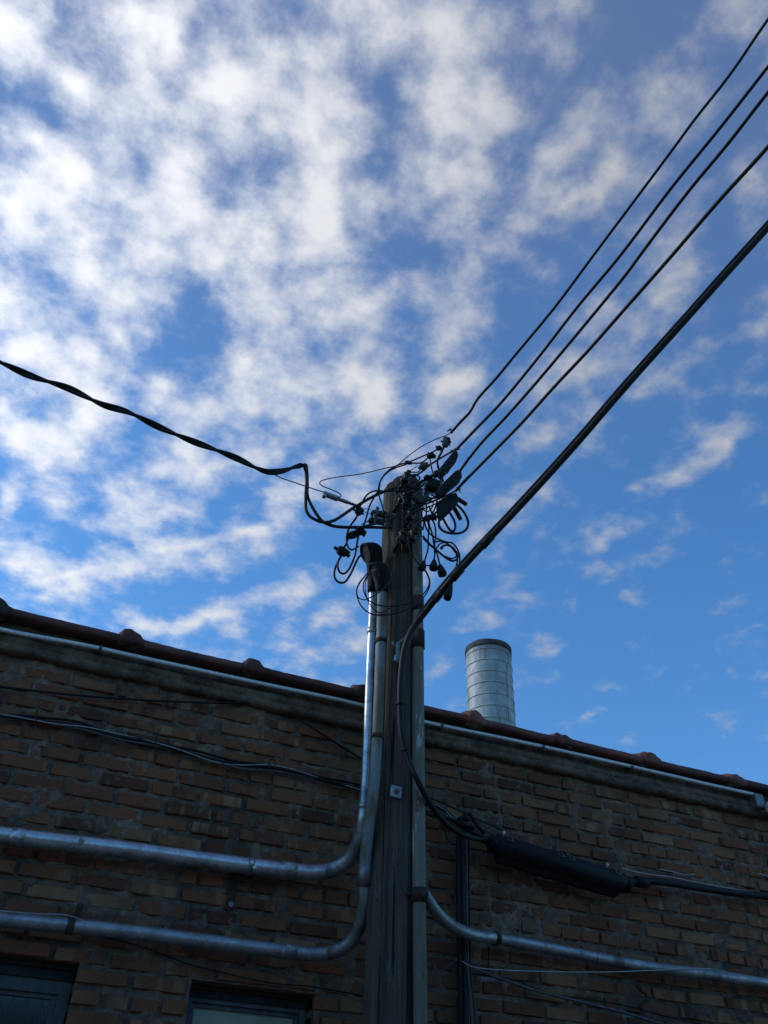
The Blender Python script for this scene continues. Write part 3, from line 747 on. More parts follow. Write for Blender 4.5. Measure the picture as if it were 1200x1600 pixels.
# ------------------------------------------------------------------ utility pole
PXC, PYC = 1.443, 3.41
def pole():
    t = thing('utility_pole', 'weathered grey wooden utility pole with cracked sides standing before the brick wall', 'pole', (PXC, PYC, 0))
    n = 72; zs = np.concatenate([np.arange(0, 4.80, .07), [4.83, 4.85, 4.87]]); vs = []
    for iz, z in enumerate(zs):
        rb = .104 - .009 * z / 5
        for j in range(n):
            a = 2 * math.pi * j / n
            r = rb * (1 + .018 * math.cos(2 * a + .6))
            q = mnoise.noise(Vector((math.cos(a) * 5, math.sin(a) * 5, z * .35))) * .004 + mnoise.noise(Vector((math.cos(a) * 16, math.sin(a) * 16, z * .7))) * .0035
            # long drying cracks
            for (ca, cw, cd, zz) in ((R(-128), .035, .016, 0), (R(-62), .03, .009, 1.2), (R(-95), .03, .006, 2.4), (R(-150), .05, .010, 3.7), (R(-112), .025, .007, 4.4)):
                da = (a - ca + math.pi + .05 * math.sin(z * 1.7 + zz)) % (2 * math.pi) - math.pi
                q -= cd * math.exp(-(da / cw) ** 2) * (.5 + .5 * math.sin(z * .9 + zz))
            zz_ = z
            if z > 4.8: zz_ = z + .045 * math.cos(a - R(-20)) * (z - 4.79) / .08 + .012 * mnoise.noise(Vector((math.cos(a) * 9, math.sin(a) * 9, 3)))
            vs.append((PXC + (r + q) * math.cos(a), PYC + (r + q) * math.sin(a), zz_))
    m = MB(); m.add(vs, [(i * n + j, i * n + (j + 1) % n, (i + 1) * n + (j + 1) % n, (i + 1) * n + j) for i in range(len(zs) - 1) for j in range(n)])
    o = len(zs) * n; m.v.append((PXC + .01, PYC, 4.875)); 
    for j in range(n): m.f.append(((len(zs) - 1) * n + j, (len(zs) - 1) * n + (j + 1) % n, o)); m.m.append(0); m.sm.append(False)
    m.build('shaft', MWOOD, t)
    yf = PYC - .104
    # square washer plate and bolt
    c = P(619, 1237, yf - .004); m = MB(); m.box(c, (.052, .005, .052), Matrix.Rotation(R(4), 3, 'Y'), bev=.0015); pl = m.build('washer_plate', MGALVD, t)
    m = MB(); m.tube([c, c + Vector((.003, -.012, 0))], .012, 6, smooth=False); m.tube([c, c + Vector((.004, -.026, 0))], .0065, 8); m.build('bolt', MSTEEL, pl)
    # staples and old nails
    for k in range(26):
        a = R(rng.uniform(-165, -20)); z = rng.uniform(1.6, 4.6); rr = .104 - .009 * z / 5 + .001; c = Vector((PXC + math.cos(a) * rr, PYC + math.sin(a) * rr, z)); d_ = Vector((math.cos(a), math.sin(a), rng.uniform(-.3, .3)))
        m = MB(); m.tube([c - d_ * .008, c + d_ * rng.uniform(.004, .012)], .0022, 6); m.build('nail', MRUST, t)
    # clevis with a clamp holding the telephone cable
    m = MB(); 
    for pp in ([(612, 1003), (619, 1007), (624, 1003), (630, 999)], [(630, 999), (634, 994), (638, 990)], [(614, 1002), (613, 1007), (617, 1010)]):
        m.tube(spline(PX(pp, yf - .02), 5), .0055, 8)
    m.tube(spline(PX([(622, 1004), (621, 1014), (622, 1024), (623, 1032)], yf - .025), 5), [.008 + .0012 * (i % 4) for i in range(16)], 8)
    ck = m.build('cable_clevis', MSTEEL, t)
    m = MB(); m.box(P(621, 1030, yf - .02), (.036, .016, .034), Matrix.Rotation(R(12), 3, 'Y'), bev=.004); m.build('clevis_clamp', MGALV, ck)
    # secondary rack: upright bar and five porcelain spools
    bar = MB(); bp = PX([(632, 752), (633, 850)], PYC - .112); bar.box((bp[0] + bp[1]) / 2, (.03, .012, abs(bp[0].z - bp[1].z) + .1), bev=.002); rk = bar.build('insulator_rack', MRUST, t)
    for i, (px, py, dy, wht) in enumerate(((634, 747, 0, 1), (632, 779, 0, 0), (641, 806, 0, 0), (628, 839, 0, 1), (645, 838, .0, 1))):
        c = P(px, py, PYC - .17); sp = MB(); pr = [(-.030, .014), (-.030, .026), (-.017, .028), (-.010, .016), (.010, .016), (.017, .028), (.030, .024), (.030, .010)]
        ax = Vector((.25, -.25, .93)).normalized() if i != 1 else Vector((.5, -.3, .8)).normalized()
        sp.tube([c + ax * a for a, _ in pr], [r * .95 for _, r in pr], 16)
        so = sp.build('spool', MPORC, rk)
        cp = MB(); cp.tube([c + ax * .028, c + ax * .035, c + ax * .039], [.016, .014, .006], 12); cp.build('bolt_cap', MWHITE if wht else MSTEEL, so)
        for sg in (.048, -.046): br = MB(); br.box(c + ax * sg + Vector((0, .035, 0)), (.022, .09, .006)); br.build('bracket', MRUST, so)
    # two side brackets on the left for the drop cable
    for (x0, y0, x1, y1) in ((800, 795, 980, 815), (772, 885, 965, 905)):
        m = MB(); A, B = ZA([(x0, y0), (x1, y1)], PYC - .03)
        d = (B - A); rot = Vector((1, 0, 0)).rotation_difference(d.normalized()).to_matrix()
        m.box((A + B) / 2, (d.length, .030, .004), rot); m.box((A + B) / 2 + rot @ Vector((0, -.014, -.012)), (d.length, .004, .024), rot, bev=.001); m.box((A + B) / 2 + rot @ Vector((0, .014, -.012)), (d.length, .004, .024), rot)
        br = m.build('side_bracket', MDARKGREEN, t)
        m = MB(); q = A + (B - A) * .35; m.tube([q + Vector((0, -.012, .03)), q + Vector((0, -.012, -.045))], .0055, 8); m.tube([q + Vector((0, -.012, .012)), q + Vector((0, -.012, .022))], .012, 6, smooth=False); m.build('bolt', MSTEEL, br)
pole()

# ------------------------------------------------------------------ conduits
def ring_on(path, i, r, ln, mat, name, parent, n=16, extra=.004):
    a = path[max(i - 1, 0)]; b = path[min(i + 1, len(path) - 1)]; d = (b - a).normalized(); c = path[i]
    m = MB(); m.tube([c - d * ln / 2, c - d * ln / 2, c + d * ln / 2, c + d * ln / 2], [r * .9, r + extra, r + extra, r * .9], n, smooth=False)
    for k in range(len(m.sm)): m.sm[k] = len(m.f[k]) == 4
    return m.build(name, mat, parent)
def nearest(path, p): return min(range(len(path)), key=lambda i: (path[i] - p).length)

def hood(parent, ctr, mat, facing, base, r, fl=1.0):
    """weatherhead: a rounded dome whose open mouth looks away from the pole, on a neck that drops to the pipe"""
    f = Vector(facing).normalized(); sd = f.cross(Vector((0, 0, 1))).normalized(); u = sd.cross(f)
    vs = []; n = 20; prof = []
    for i in range(9):
        a = math.pi / 2 * i / 8; prof.append((-math.cos(a) * 1.15, math.sin(a)))
    prof += [(.25, 1.02), (.5, .98), (.55, 1.04), (.66, 1.03), (.67, .86), (.52, .82), (.45, .2), (.45, .01)]
    for (x, q) in prof:
        for j in range(n):
            a = 2 * math.pi * j / n; qq = q if q > .02 else .02
            low = 1.0 + (.22 * max(0, -math.sin(a)) if x > -.6 else 0)
            vs.append(ctr + f * (x * r * fl) + sd * (math.cos(a) * qq * r * .88) + u * (math.sin(a) * qq * r * low))
    m = MB(); m.add(vs, [(i * n + j, i * n + (j + 1) % n, (i + 1) * n + (j + 1) % n, (i + 1) * n + j) for i in range(len(prof) - 1) for j in range(n)])
    b = Vector(base); top = ctr - f * r * .35
    m.tube(spline([b, b.lerp(top, .5) + (-f) * r * .12, top], 5), [.03, .032, .034, .036, .038, .04, .042, .044, .046, .046, .046], 16)
    o = m.build('weatherhead', mat, parent)
    m = MB(); e = ctr + f * r * fl * .44; m.tube([e, e + f * .006], [r * .70, r * .68], 18)
    m.build('wire_disc', MBLACK, o)
    return o

def conduits():
    # bright galvanised riser and its run along the wall
    pts = PX([(583, 905), (582.5, 950), (578.5, 1050), (574.5, 1150), (570, 1240)], 3.425) + \
        [P(567, 1280, 3.43), P(564, 1305, 3.47), P(556, 1327, 3.53), P(540, 1347, 3.59), P(518, 1359, 3.625), P(490, 1363, 3.635), P(460, 1361, 3.638), P(390, 1353, 3.64), P(200, 1328, 3.64), P(0, 1305, 3.64)]
    pts.append(pts[-1] + (pts[-1] - pts[-2]).normalized() * 2.4)
    path = spline(pts, 10); ivert = nearest(path, P(564, 1305, 3.47))
    rr = [.0215 + (.0335 - .0215) * min(1, max(0, (i - ivert + 20) / 22)) for i in range(len(path))]
    t = thing('wall_conduit', 'bright galvanised conduit down the pole and along the wall, upper one on the left', 'conduit', P(440, 1358, 3.64), 'conduits running from the pole onto the brick wall')
    MB().tube(path, rr, 20).build('pipe', MGALV, t)
    for (px, py, y, ln, e) in ((38, 1309, 3.64, .05, .003), (450, 1360, 3.638, .075, .0028), (567, 1262, 3.425, .02, .004), (580.5, 985, 3.425, .03, .0035)):
        i = nearest(path, P(px, py, y)); ring_on(path, i, rr[i], ln, MGALV, 'coupling', t, extra=e)
    i = nearest(path, P(389, 1352, 3.64)); st = ring_on(path, i, rr[i], .022, MSTEEL, 'strap', t, extra=.004)
    c = path[i]; m = MB(); m.box(c + Vector((0, .045, .005)), (.03, .03, .09)); m.box(c + Vector((-.045, .062, -.10)), (.034, .012, .13), bev=.002)
    m.box(c + Vector((-.02, .05, -.045)), (.05, .02, .014)); m.build('strap_plate', MRUST, st)
    m = MB(); m.tube([c + Vector((-.045, .055, -.145)), c + Vector((-.045, .048, -.145))], .011, 12); m.build('screw', MSTEEL, st)
    for q in ((0, -.035, .004), (.014, -.034, -.014)): m = MB(); m.ball(c + Vector(q), .009, 0, 8); m.build('screw', MGALVP, st)
    hood(t, Z1([(398, 888)], 3.37)[0], MDARKM, (-.95, .0, -.50), P(583, 925, 3.42), .053, 1.1)
    # peeling painted riser, second from the left
    pts = PX([(597, 925), (596, 985), (592.5, 1080), (588, 1180)], 3.325) + \
        [P(583, 1240, 3.33), P(576, 1290, 3.36), P(571.5, 1340, 3.40), P(569.5, 1385, 3.43), P(569, 1410, 3.45), P(564, 1440, 3.50), P(552, 1466, 3.56), P(534, 1482, 3.60), P(508, 1490, 3.63), P(480, 1490, 3.638), P(450, 1487, 3.64), P(200, 1456, 3.64), P(0, 1436, 3.64)]
    pts.append(pts[-1] + (pts[-1] - pts[-2]).normalized() * 2.2)
    path = spline(pts, 10); ic = nearest(path, P(569.5, 1375, 3.43)); r2 = [.0275 if i > ic else .0245 for i in range(len(path))]
    t = thing('wall_conduit', 'peeling painted conduit down the pole and along the wall, lower one on the left', 'conduit', P(440, 1485, 3.64), 'conduits running from the pole onto the brick wall')
    MB().tube(path[:ic + 1], r2[:ic + 1], 20).build('riser', MC2, t)
    MB().tube(path[ic:], r2[ic:], 20).build('pipe', MGALVD, t)
    for (px, py, y, ln, e, mt) in ((570, 1368, 3.43, .085, .006, MGALVD), (452, 1487, 3.64, .06, .003, MGALVD), (104, 1446, 3.64, .025, .004, MRUST)):
        i = nearest(path, P(px, py, y)); ring_on(path, i, r2[i], ln, mt, 'coupling', t, extra=e)
    for (px, py, y) in ((593.5, 1002, 3.325), (584.5, 1153, 3.325)):
        i = nearest(path, P(px, py, y)); ring_on(path, i, r2[i], .022, MRUST, 'strap', t, extra=.004)
    i = nearest(path, P(104, 1446, 3.64)); c = path[i]; m = MB(); m.box(c + Vector((.02, .04, .045)), (.02, .05, .05)); m.ball(c + Vector((.02, .02, .075)), .014); m.build('hanger', MRUST, t)
    hood(t, Z1([(442, 1000)], 3.29)[0], MDARKM, (-.85, -.1, -.62), P(597, 925, 3.325), .042, 1.1)
    # right riser with rusted bands, and the run that leaves it
    pts = PX([(650, 778), (652, 870), (653, 1000), (653.5, 1150), (654.5, 1300), (655, 1400), (656, 1500), (657, 1620)], 3.305)
    pts.append(Vector((pts[-1].x, 3.305, 0)))
    path = spline(pts, 10); i0 = nearest(path, P(655, 1398, 3.305))
    t = thing('riser_conduit', 'thick riser conduit with flaking green grey paint on the right side of the pole', 'conduit', Vector((pts[-1].x, 3.305, 0)))
    MB().tube(path[:i0 + 1], .0283, 20).build('upper_riser', MRC, t); MB().tube(path[i0:], .0272, 20).build('lower_riser', MTAN, t)
    for (py, ln, e) in ((944, .085, .004), (1006, .10, .0055), (1396, .055, .007)):
        i = nearest(path, P(654, py, 3.305)); s_ = ring_on(path, i, .0283, ln, MRUSTB, 'rusty_band', t, extra=e)
    c = P(650, 1398, 3.305); m = MB(); m.tube([c + Vector((-.10, .06, 0)), c + Vector((-.03, .0, 0)), c + Vector((.03, 0, 0))], .007, 8); m.ball(P(664, 1398, 3.26), .016); m.build('strap', MRUST, t)
    pts = [P(655, 1392, 3.33), P(664, 1400, 3.33), P(674, 1415, 3.36), P(690, 1434, 3.42), P(712, 1450, 3.50), P(740, 1461, 3.58), P(775, 1466, 3.63), P(830, 1476, 3.64), P(900, 1490, 3.64), P(1000, 1509, 3.645), P(1100, 1522, 3.645), P(1200, 1537, 3.645)]
    pts.append(pts[-1] + (pts[-1] - pts[-2]).normalized() * 3)
    path = spline(pts, 10)
    t = thing('wall_conduit', 'dirty steel conduit bending off the right of the pole along the wall', 'conduit', P(900, 1490, 3.64), 'conduits running from the pole onto the brick wall')
    MB().tube(path, .0255, 20).build('pipe', MGALVD, t)
    for px, py in ((777, 1466),): 
        i = nearest(path, P(px, py, 3.63)); ring_on(path, i, .0255, .022, MRUST, 'strap', t, extra=.004)
    c = P(764, 1478, 3.66); MB().tube(spline([c, c + Vector((.002, .01, -.05)), c + Vector((-.001, .012, -.10))], 5), .004, 6).build('hanging_wire', MRUST, t)
MDARKM = m_simple('dark_cast_aluminium', (.005, .005, .0055), (.016, .016, .017), 14, .7, 0, bmp=.4, spec=.2)
MRUSTB = m_simple('dark_rusty_band', (.020, .013, .011), (.06, .028, .021), 22, .9, 0, bmp=.8)
conduits()
# added building, unseen behind the viewer: blocks low sky to darken the wall
def across():
    t = thing('sky_blocker', 'plain brown brick block added unseen behind the viewer to shut off low sky', 'building', (2, -6, 0))
    m = MB(); slab(m, -9, 13, -14, -6, 0, 3.6); m.build('wall', MB_, t)
    m = MB(); slab(m, -9.06, 13.06, -14.06, -5.94, 3.602, 3.70); m.build('coping', MREND, t)
    m = MB(); slab(m, -2, 1, -5.99, -5.92, .01, 2.4); m.build('door', MHEAD, t)
across()
# ------------------------------------------------------------------ overhead wires
def on_line(px, py, A, B):
    """point of the sight line through that pixel at the height of the straight span A-B"""
    d = pray(px, py); k = d[2] / d[1]; s = (B.z - A.z) / (B.y - A.y)
    y = (A.z - s * A.y - CAMZ) / (k - s); return P(px, py, y)
def span(pix, y0, y1):
    A = P(*pix[-1], y0); B = P(*pix[0], y1)
    pts = [on_line(x, y, A, B) for (x, y) in pix]; pts[0] = B; pts[-1] = A
    d = (B - pts[2]).normalized(); L_ = 9.0
    ext = [B + d * L_ + Vector((0, 0, .5)), B + d * L_ * .66 + Vector((0, 0, .2)), B + d * L_ * .33 + Vector((0, 0, .05))]
    return ext + pts
LINES = [
 ('overhead_wire', 'black overhead wire, highest of the four thin spans at the upper right', [(1199.5, 31), (1141, 116), (1085, 187.5), (1050, 235), (1000, 302), (927, 399.5), (865, 482.5), (805, 555), (774, 592.5), (746, 624), (734, 644), (719, 660), (704, 677)], 3.28),
 ('overhead_wire', 'black overhead wire, second from the top of the four thin spans', [(1199.5, 105), (1125, 200), (1050, 292.5), (969, 399.5), (902, 480), (840, 560), (780, 632.5), (742, 672), (719, 696), (712, 703), (704, 706)], 3.26),
 ('overhead_wire', 'black overhead wire, third from the top of the four thin spans', [(1199.5, 145), (1137, 225), (1075, 300), (1000, 399), (979.5, 427), (895, 530), (830, 607), (790, 652), (755, 689), (740, 707), (716, 739)], 3.24),
 ('overhead_wire', 'black overhead wire, lowest of the four thin spans', [(1199.5, 230), (1125, 312), (1050, 399), (979.5, 479), (917, 550), (870, 600), (815, 661), (775, 702), (721, 757), (712, 767)], 3.22)]
GW = 'thin wires crossing overhead from the pole top'
def twig(c, parent, mat, s=.02, n=6, name='tie_wire'):
    m = MB()
    for k in range(n):
        d = Vector((rng.uniform(-1, 1), rng.uniform(-.6, .6), rng.uniform(-.6, 1))).normalized()
        m.tube(spline([c - d * s * .3, c + d * s * .5, c + d * s * 1.2 + Vector((rng.uniform(-1, 1), 0, rng.uniform(-1, 1))) * s * .4], 3), .0028, 5)
    m.ball(c, s * .38, 0, 8, (1.2, 1, .9)); m.build(name, mat, parent)
ends = []
for k, (nm, lab, px, y0) in enumerate(LINES):
    pts = span(px, y0, .95); path = spline(pts, 10)
    t = thing(nm, lab, 'wire', path[-1], GW)
    MB().tube(path, [.0086] * len(path), 8).build('wire', MCABLE, t); ends.append(path[-1])
    if k == 0: twig(P(703.5, 671, 3.27), t, MCOPD if 'MCOPD' in globals() else MRUST, .017)
    if k == 1: twig(P(714.5, 702, 3.25), t, MRUST, .016)
    if k == 3: twig(P(717.5, 765.5, 3.21), t, MCOPPER, .018, 7)

def cable_thing(name, label, cat, path, r, mat, group=None, part='wire', n=8):
    t = thing(name, label, cat, path[0], group)
    MB().tube(path, r, n).build(part, mat, t); return t
def boot(parent, c, d, r, ln, mat=None, name='connector'):
    d = Vector(d).normalized(); m = MB()
    m.tube([c, c + d * ln * .25, c + d * ln * .7, c + d * ln * .98, c + d * ln], [r * .35, r * .6, r, r * .95, r * .5], 10); return m.build(name, mat or MBLACK, parent)
def lump(parent, c, sx, sz, mat=None, name='connector', tilt=0, sy=None):
    """bolted compression connector: body, two jaws and a bolt"""
    mt = mat or MBLACK; rot = Matrix.Rotation(R(tilt), 3, 'Y'); m = MB()
    m.box(c, (sx, sy or sx * .8, sz), rot, bev=min(sx, sz) * .28)
    m.box(c + rot @ Vector((sx * .28, -.002, sz * .22)), (sx * .8, (sy or sx * .8) * .7, sz * .38), rot, bev=min(sx, sz) * .15)
    m.tube([c + rot @ Vector((-sx * .8, 0, -sz * .1)), c + rot @ Vector((sx * .8, 0, -sz * .1))], sx * .16, 6, smooth=False)
    return m.build(name, mt, parent)

# ------------------------------------------------------------------ thick telephone cable
def phone_cable():
    pix = [(1199.5, 356), (1140, 422), (1070, 501), (979.5, 602), (895, 700), (805, 799), (750, 857), (700, 912)]
    A = P(700, 912, 2.95); B = P(1199.5, 356, 1.4)
    top = [on_line(x, y, A, B) for (x, y) in pix]; top[0] = B; top[-1] = A
    d = (B - top[2]).normalized(); ext = [B + d * 9 + Vector((0, 0, .4)), B + d * 6 + Vector((0, 0, .15)), B + d * 3]
    low = [P(667, 953, 3.13), P(646, 981, 3.19), P(633, 1012, 3.215), P(627, 1050, 3.225), P(625, 1095, 3.235), P(628, 1150, 3.24), P(637, 1185, 3.235), P(652, 1218, 3.22), P(670, 1252, 3.27), P(690, 1280, 3.38), P(715, 1300, 3.50), P(742, 1310, 3.57), P(765, 1314, 3.60)]
    path = spline(ext + top + low, 10)
    t = thing('telephone_cable', 'thick black telephone cable sweeping from the upper right down over the pole', 'cable', P(640, 990, 3.2))
    i1 = nearest(path, P(640, 990, 3.2)); rs = [.0165 - .0035 * min(1, max(0, (i - i1) / 40)) for i in range(len(path))]
    MB().tube(path, rs, 12).build('cable', MCABLE, t)
    # steel messenger joined above it like a figure eight
    i2 = nearest(path, P(640, 998, 3.2)); mp = []
    for i, p in enumerate(path[:i2]):
        f = min(1, (i2 - i) / 12.0); mp.append(p + Vector((-.008, -.004, .022)) * f)
    MB().tube(mp, .0075, 8).build('messenger', MCABLE, t)
    web = MB()
    for i in range(1, i2 - 6, 1):
        a, b, c_, e = path[i], path[i + 1], mp[i + 1] if i + 1 < len(mp) else path[i + 1], mp[i]
        web.add([a, b, c_, e], [(0, 1, 2, 3)], 0, True)
    web.build('web', MCABLE, t)
    for (px, py) in ((760, 848), (716, 897), (682, 937)):
        i = nearest(path, on_line(px, py, A, B)); ring_on(path, i, rs[i], .07, MBLACK, 'wrap', t, extra=.004)
    for (px, py, y) in ((625, 1098, 3.235), (632, 1172, 3.24)):
        i = nearest(path, P(px, py, y)); w = ring_on(path, i, rs[i], .012, MBLACK, 'cable_clip', t, extra=.003)
    # thin earth wire lying on the pole beside it
    MB().tube(spline(PX([(631, 1030), (627, 1060), (623.5, 1100), (625, 1150), (630, 1172)], 3.25), 8), .0035, 6).build('earth_wire', MPALE, t)
phone_cable()

# ------------------------------------------------------------------ drop cable to the left
def drop():
    pix = [(0, 566), (50, 588), (105, 606), (160, 632), (200, 644), (250, 668), (300, 689), (340, 704), (372, 717), (400, 731), (418, 737), (440, 736), (462, 729), (473, 727)]
    n = len(pix); ys = [3.05 + .2 * i / (n - 1) for i in range(n)]
    ctr = [P(x, y, yy) for (x, y), yy in zip(pix, ys)]
    d = (ctr[0] - ctr[2]).normalized(); ctr = [ctr[0] + d * 7 + Vector((0, 0, .9)), ctr[0] + d * 3.5 + Vector((0, 0, .2))] + ctr
    path = spline(ctr, 12)
    t = thing('service_drop', 'black twisted service drop cable running off to the left', 'cable', P(473, 727, 3.25))
    acc = [0]
    for i in range(1, len(path)): acc.append(acc[-1] + (path[i] - path[i - 1]).length)
    tails = [ZA([(-22, 210), (-2, 300), (2, 450), (5, 600), (78, 765), (190, 915), (300, 968), (420, 988), (560, 992), (700, 990), (830, 992), (960, 994), (1060, 990)], 3.25),
             ZA([(-42, 225), (-8, 380), (-18, 600), (-10, 780), (30, 850), (90, 890), (170, 922), (250, 928), (330, 908), (430, 850), (560, 760), (660, 700), (780, 630), (880, 580), (960, 545), (1120, 490)], 3.24)]
    for k in range(2):
        hp = []
        for i, p in enumerate(path):
            tg = (path[min(i + 1, len(path) - 1)] - path[max(0, i - 1)]).normalized()
            u = tg.cross(Vector((0, 0, 1))).normalized(); w = u.cross(tg); a = acc[i] * 2 * math.pi / .42 + k * math.pi
            f = 1.0
            hp.append(p + (u * math.cos(a) + w * math.sin(a)) * .0085 * f)
        full = hp[:-6] + spline([hp[-6]] + tails[k], 8)
        MB().tube(full, .0085, 8).build('conductor', MCABLE, t)
    # bare messenger pulled straight to the wedge clamp
    ms = [path[-36], P(440, 747, 3.24), P(481, 761, 3.25), P(507, 769.5, 3.26)]
    MB().tube(path[:-36:3] + ms, .0032, 6).build('messenger', MSTEEL, t)
    A, B, C_ = ZA([(212, 572), (510, 682), (612, 722)], 3.26); d = (B - A).normalized(); rot = Vector((1, 0, 0)).rotation_difference(d).to_matrix()
    m = MB(); L_ = (B - A).length
    m.box(A + d * L_ * .28, (L_ * .62, .03, .020), rot, bev=.003); m.box(A + d * L_ * .02 + rot @ Vector((0, 0, -.006)), (.02, .026, .034), rot, bev=.002); m.box(A + d * L_ * .76, (L_ * .52, .02, .015), rot, bev=.003)
    cl = m.build('wedge_clamp', MGALVD, t)
    m = MB(); m.box((B + C_) / 2, ((C_ - B).length, .014, .012), rot, bev=.003)
    for q in (.2, .5, .8): m.ball(B.lerp(C_, q) + Vector((0, -.008, 0)), .005)
    m.build('clamp_tail', MSTEEL, cl)
    for e in ((800, 772), (800, 828)): MB().tube(spline(ZA([(612, 722), (700, 750 if e[1] < 800 else 790), e], 3.30), 4), .0018, 5).build('bail_wire', MPALE, t)
drop()

# ------------------------------------------------------------------ jumpers about the pole top (each a loose wire of its own)
def jump(label, pts, wpx, mat=None, group='loose jumper wires round the pole top', amp=.0012, name='jumper_wire', k=8, n=8):
    p = wob(spline(pts, k), amp, 9, len(label)); mid = p[len(p) // 2]
    return cable_thing(name, label, 'wire', p, rad(wpx, mid), mat or MCABLE, group, n=n)
YF = 3.20
t = jump('thin kinked wire from the steel wedge clamp over the pole top to the highest span',
     Z1([(198, 548), (212, 538), (200, 524), (150, 500), (95, 478), (78, 462), (84, 447), (110, 438), (180, 423), (320, 405), (480, 368), (560, 348), (610, 308), (700, 240), (790, 192), (880, 155), (905, 135)], 3.24), 1.7, MBLACK)
t = jump('black wire arching from the left loops to the small connector under the highest span',
     ZA([(700, 975), (720, 930), (745, 850), (775, 740), (830, 630), (880, 545), (905, 440)], 3.23) + Z1([(470, 425), (505, 385), (560, 350), (640, 325), (720, 292), (790, 262), (825, 240)], 3.22), 2.7)
lump(t, Z1([(822, 240)], 3.22)[0], .028, .04, tilt=35)
t = jump('black wire bending over the top left of the pole down to the side brackets',
     Z1([(478, 655), (468, 600), (450, 540), (450, 500), (460, 440), (500, 395), (550, 365), (610, 345), (640, 335), (700, 335), (730, 322), (765, 290)], 3.24), 2.5)
lump(t, Z1([(632, 331)], 3.24)[0], .028, .02, tilt=10); lump(t, Z1([(780, 285)], 3.23)[0], .035, .035, tilt=30)
t = jump('black wire crossing the pole top from the second span to the upper spool', ZB([(985, 355), (940, 378), (860, 420), (740, 490), (600, 580), (520, 650), (440, 700), (380, 735)], 3.22), 3.2)
t = jump('short wire dropping from the small green connector to the third span cover', ZB([(610, 430), (620, 520), (640, 620), (665, 700), (690, 780)], 3.21), 2.3)
lump(t, ZB([(530, 585)], 3.21)[0], .05, .034, MDARKGREEN, tilt=-38); lump(t, ZB([(612, 450)], 3.21)[0], .03, .045, tilt=20)
t = jump('thick wire rising behind the dark covers to the grey green connector', ZB([(790, 790), (770, 730), (735, 640), (715, 540), (720, 500), (760, 420), (790, 355), (800, 320)], 3.20), 3.6)
lump(t, ZB([(825, 265)], 3.20)[0], .038, .085, MDARKGREEN, tilt=8); lump(t, ZB([(870, 240)], 3.19)[0], .016, .05, MRUST, tilt=-20)
t = jump('small looped wire joining the green connector to the upper spool', ZB([(500, 600), (480, 640), (440, 665), (380, 665), (345, 670)], 3.22), 2)
t = jump('thin stay from the upper spool to the green connector', ZB([(340, 660), (390, 620), (455, 580)], 3.22), 1.3)
t = jump('black wire crossing the pole face from the left arch to the box shaped splice', ZA([(640, 770), (655, 740), (685, 690), (720, 620), (780, 560), (870, 532), (960, 540)], 3.24) + Z2([(400, 712), (520, 700), (640, 650), (720, 590), (780, 560)], 3.21), 2.8)
lump(t, ZA([(645, 790)], 3.25)[0], .038, .055, tilt=10)
t = jump('long black wire crossing the pole and continuing to the lowest span', Z2([(-10, 1095), (60, 1082), (160, 1062), (270, 1038), (360, 1000), (460, 945), (560, 895), (650, 865), (740, 835), (830, 800), (930, 755), (1010, 715)], 3.19), 3.3)
t = jump('slack wire lying on the pole face below the crossing pair', Z2([(40, 1062), (120, 1020), (200, 985), (280, 955), (400, 905), (520, 890), (640, 880), (700, 850)], 3.21), 2.0)
t = jump('wire from the lower spools up to the hanging bunch on the right', Z2([(540, 1110), (600, 1060), (650, 1035), (700, 1000), (760, 975), (800, 940), (840, 900)], 3.21), 2.6, MDARKGREEN)
t = jump('second wire from the lower spools to the hanging bunch', Z2([(580, 1030), (640, 1010), (700, 985), (765, 962)], 3.20), 2.4)
lump(t, Z2([(775, 985)], 3.19)[0], .034, .05, tilt=25); lump(t, Z2([(715, 1000)], 3.19)[0], .03, .04, tilt=-15)
t = jump('fine wire slanting across the pole behind the covers', Z2([(600, 980), (640, 930), (680, 890), (760, 800), (830, 740)], 3.20), 1.2)
t = jump('pale stripped wire hooked over the middle cover', ZB([(525, 985), (530, 900), (545, 840), (580, 790), (540, 800), (490, 845)], 3.14), 1.2, MPALE)
t = jump('short pale wire end under the middle cover', ZB([(610, 968), (640, 962), (665, 955), (685, 940)], 3.14), 1.4, MPALE)
# things bundled in front of the pole top
t = jump('dark wire curled round the second spool', Z2([(400, 700), (430, 760), (400, 800), (380, 870), (420, 880), (470, 850), (520, 820), (560, 860), (600, 840)], 3.20), 2)
t = jump('pale frayed wire hanging off the second spool', Z2([(430, 740), (465, 800), (470, 830), (440, 850)], 3.18), 1.1, MPALE)
t = jump('dark wire coiled about the third spool', Z2([(450, 1010), (480, 990), (520, 950), (580, 930), (600, 980), (560, 1030), (520, 1080), (540, 1120)], 3.19), 2.2)
t = jump('wire looped round the lowest left spool', Z2([(395, 1270), (380, 1230), (400, 1200), (420, 1240), (440, 1280), (420, 1170)], 3.19), 1.3)
t = jump('wire curving round the lowest right spool', Z2([(530, 1130), (520, 1200), (540, 1250), (590, 1240), (620, 1190), (650, 1130), (690, 1050)], 3.19), 2)

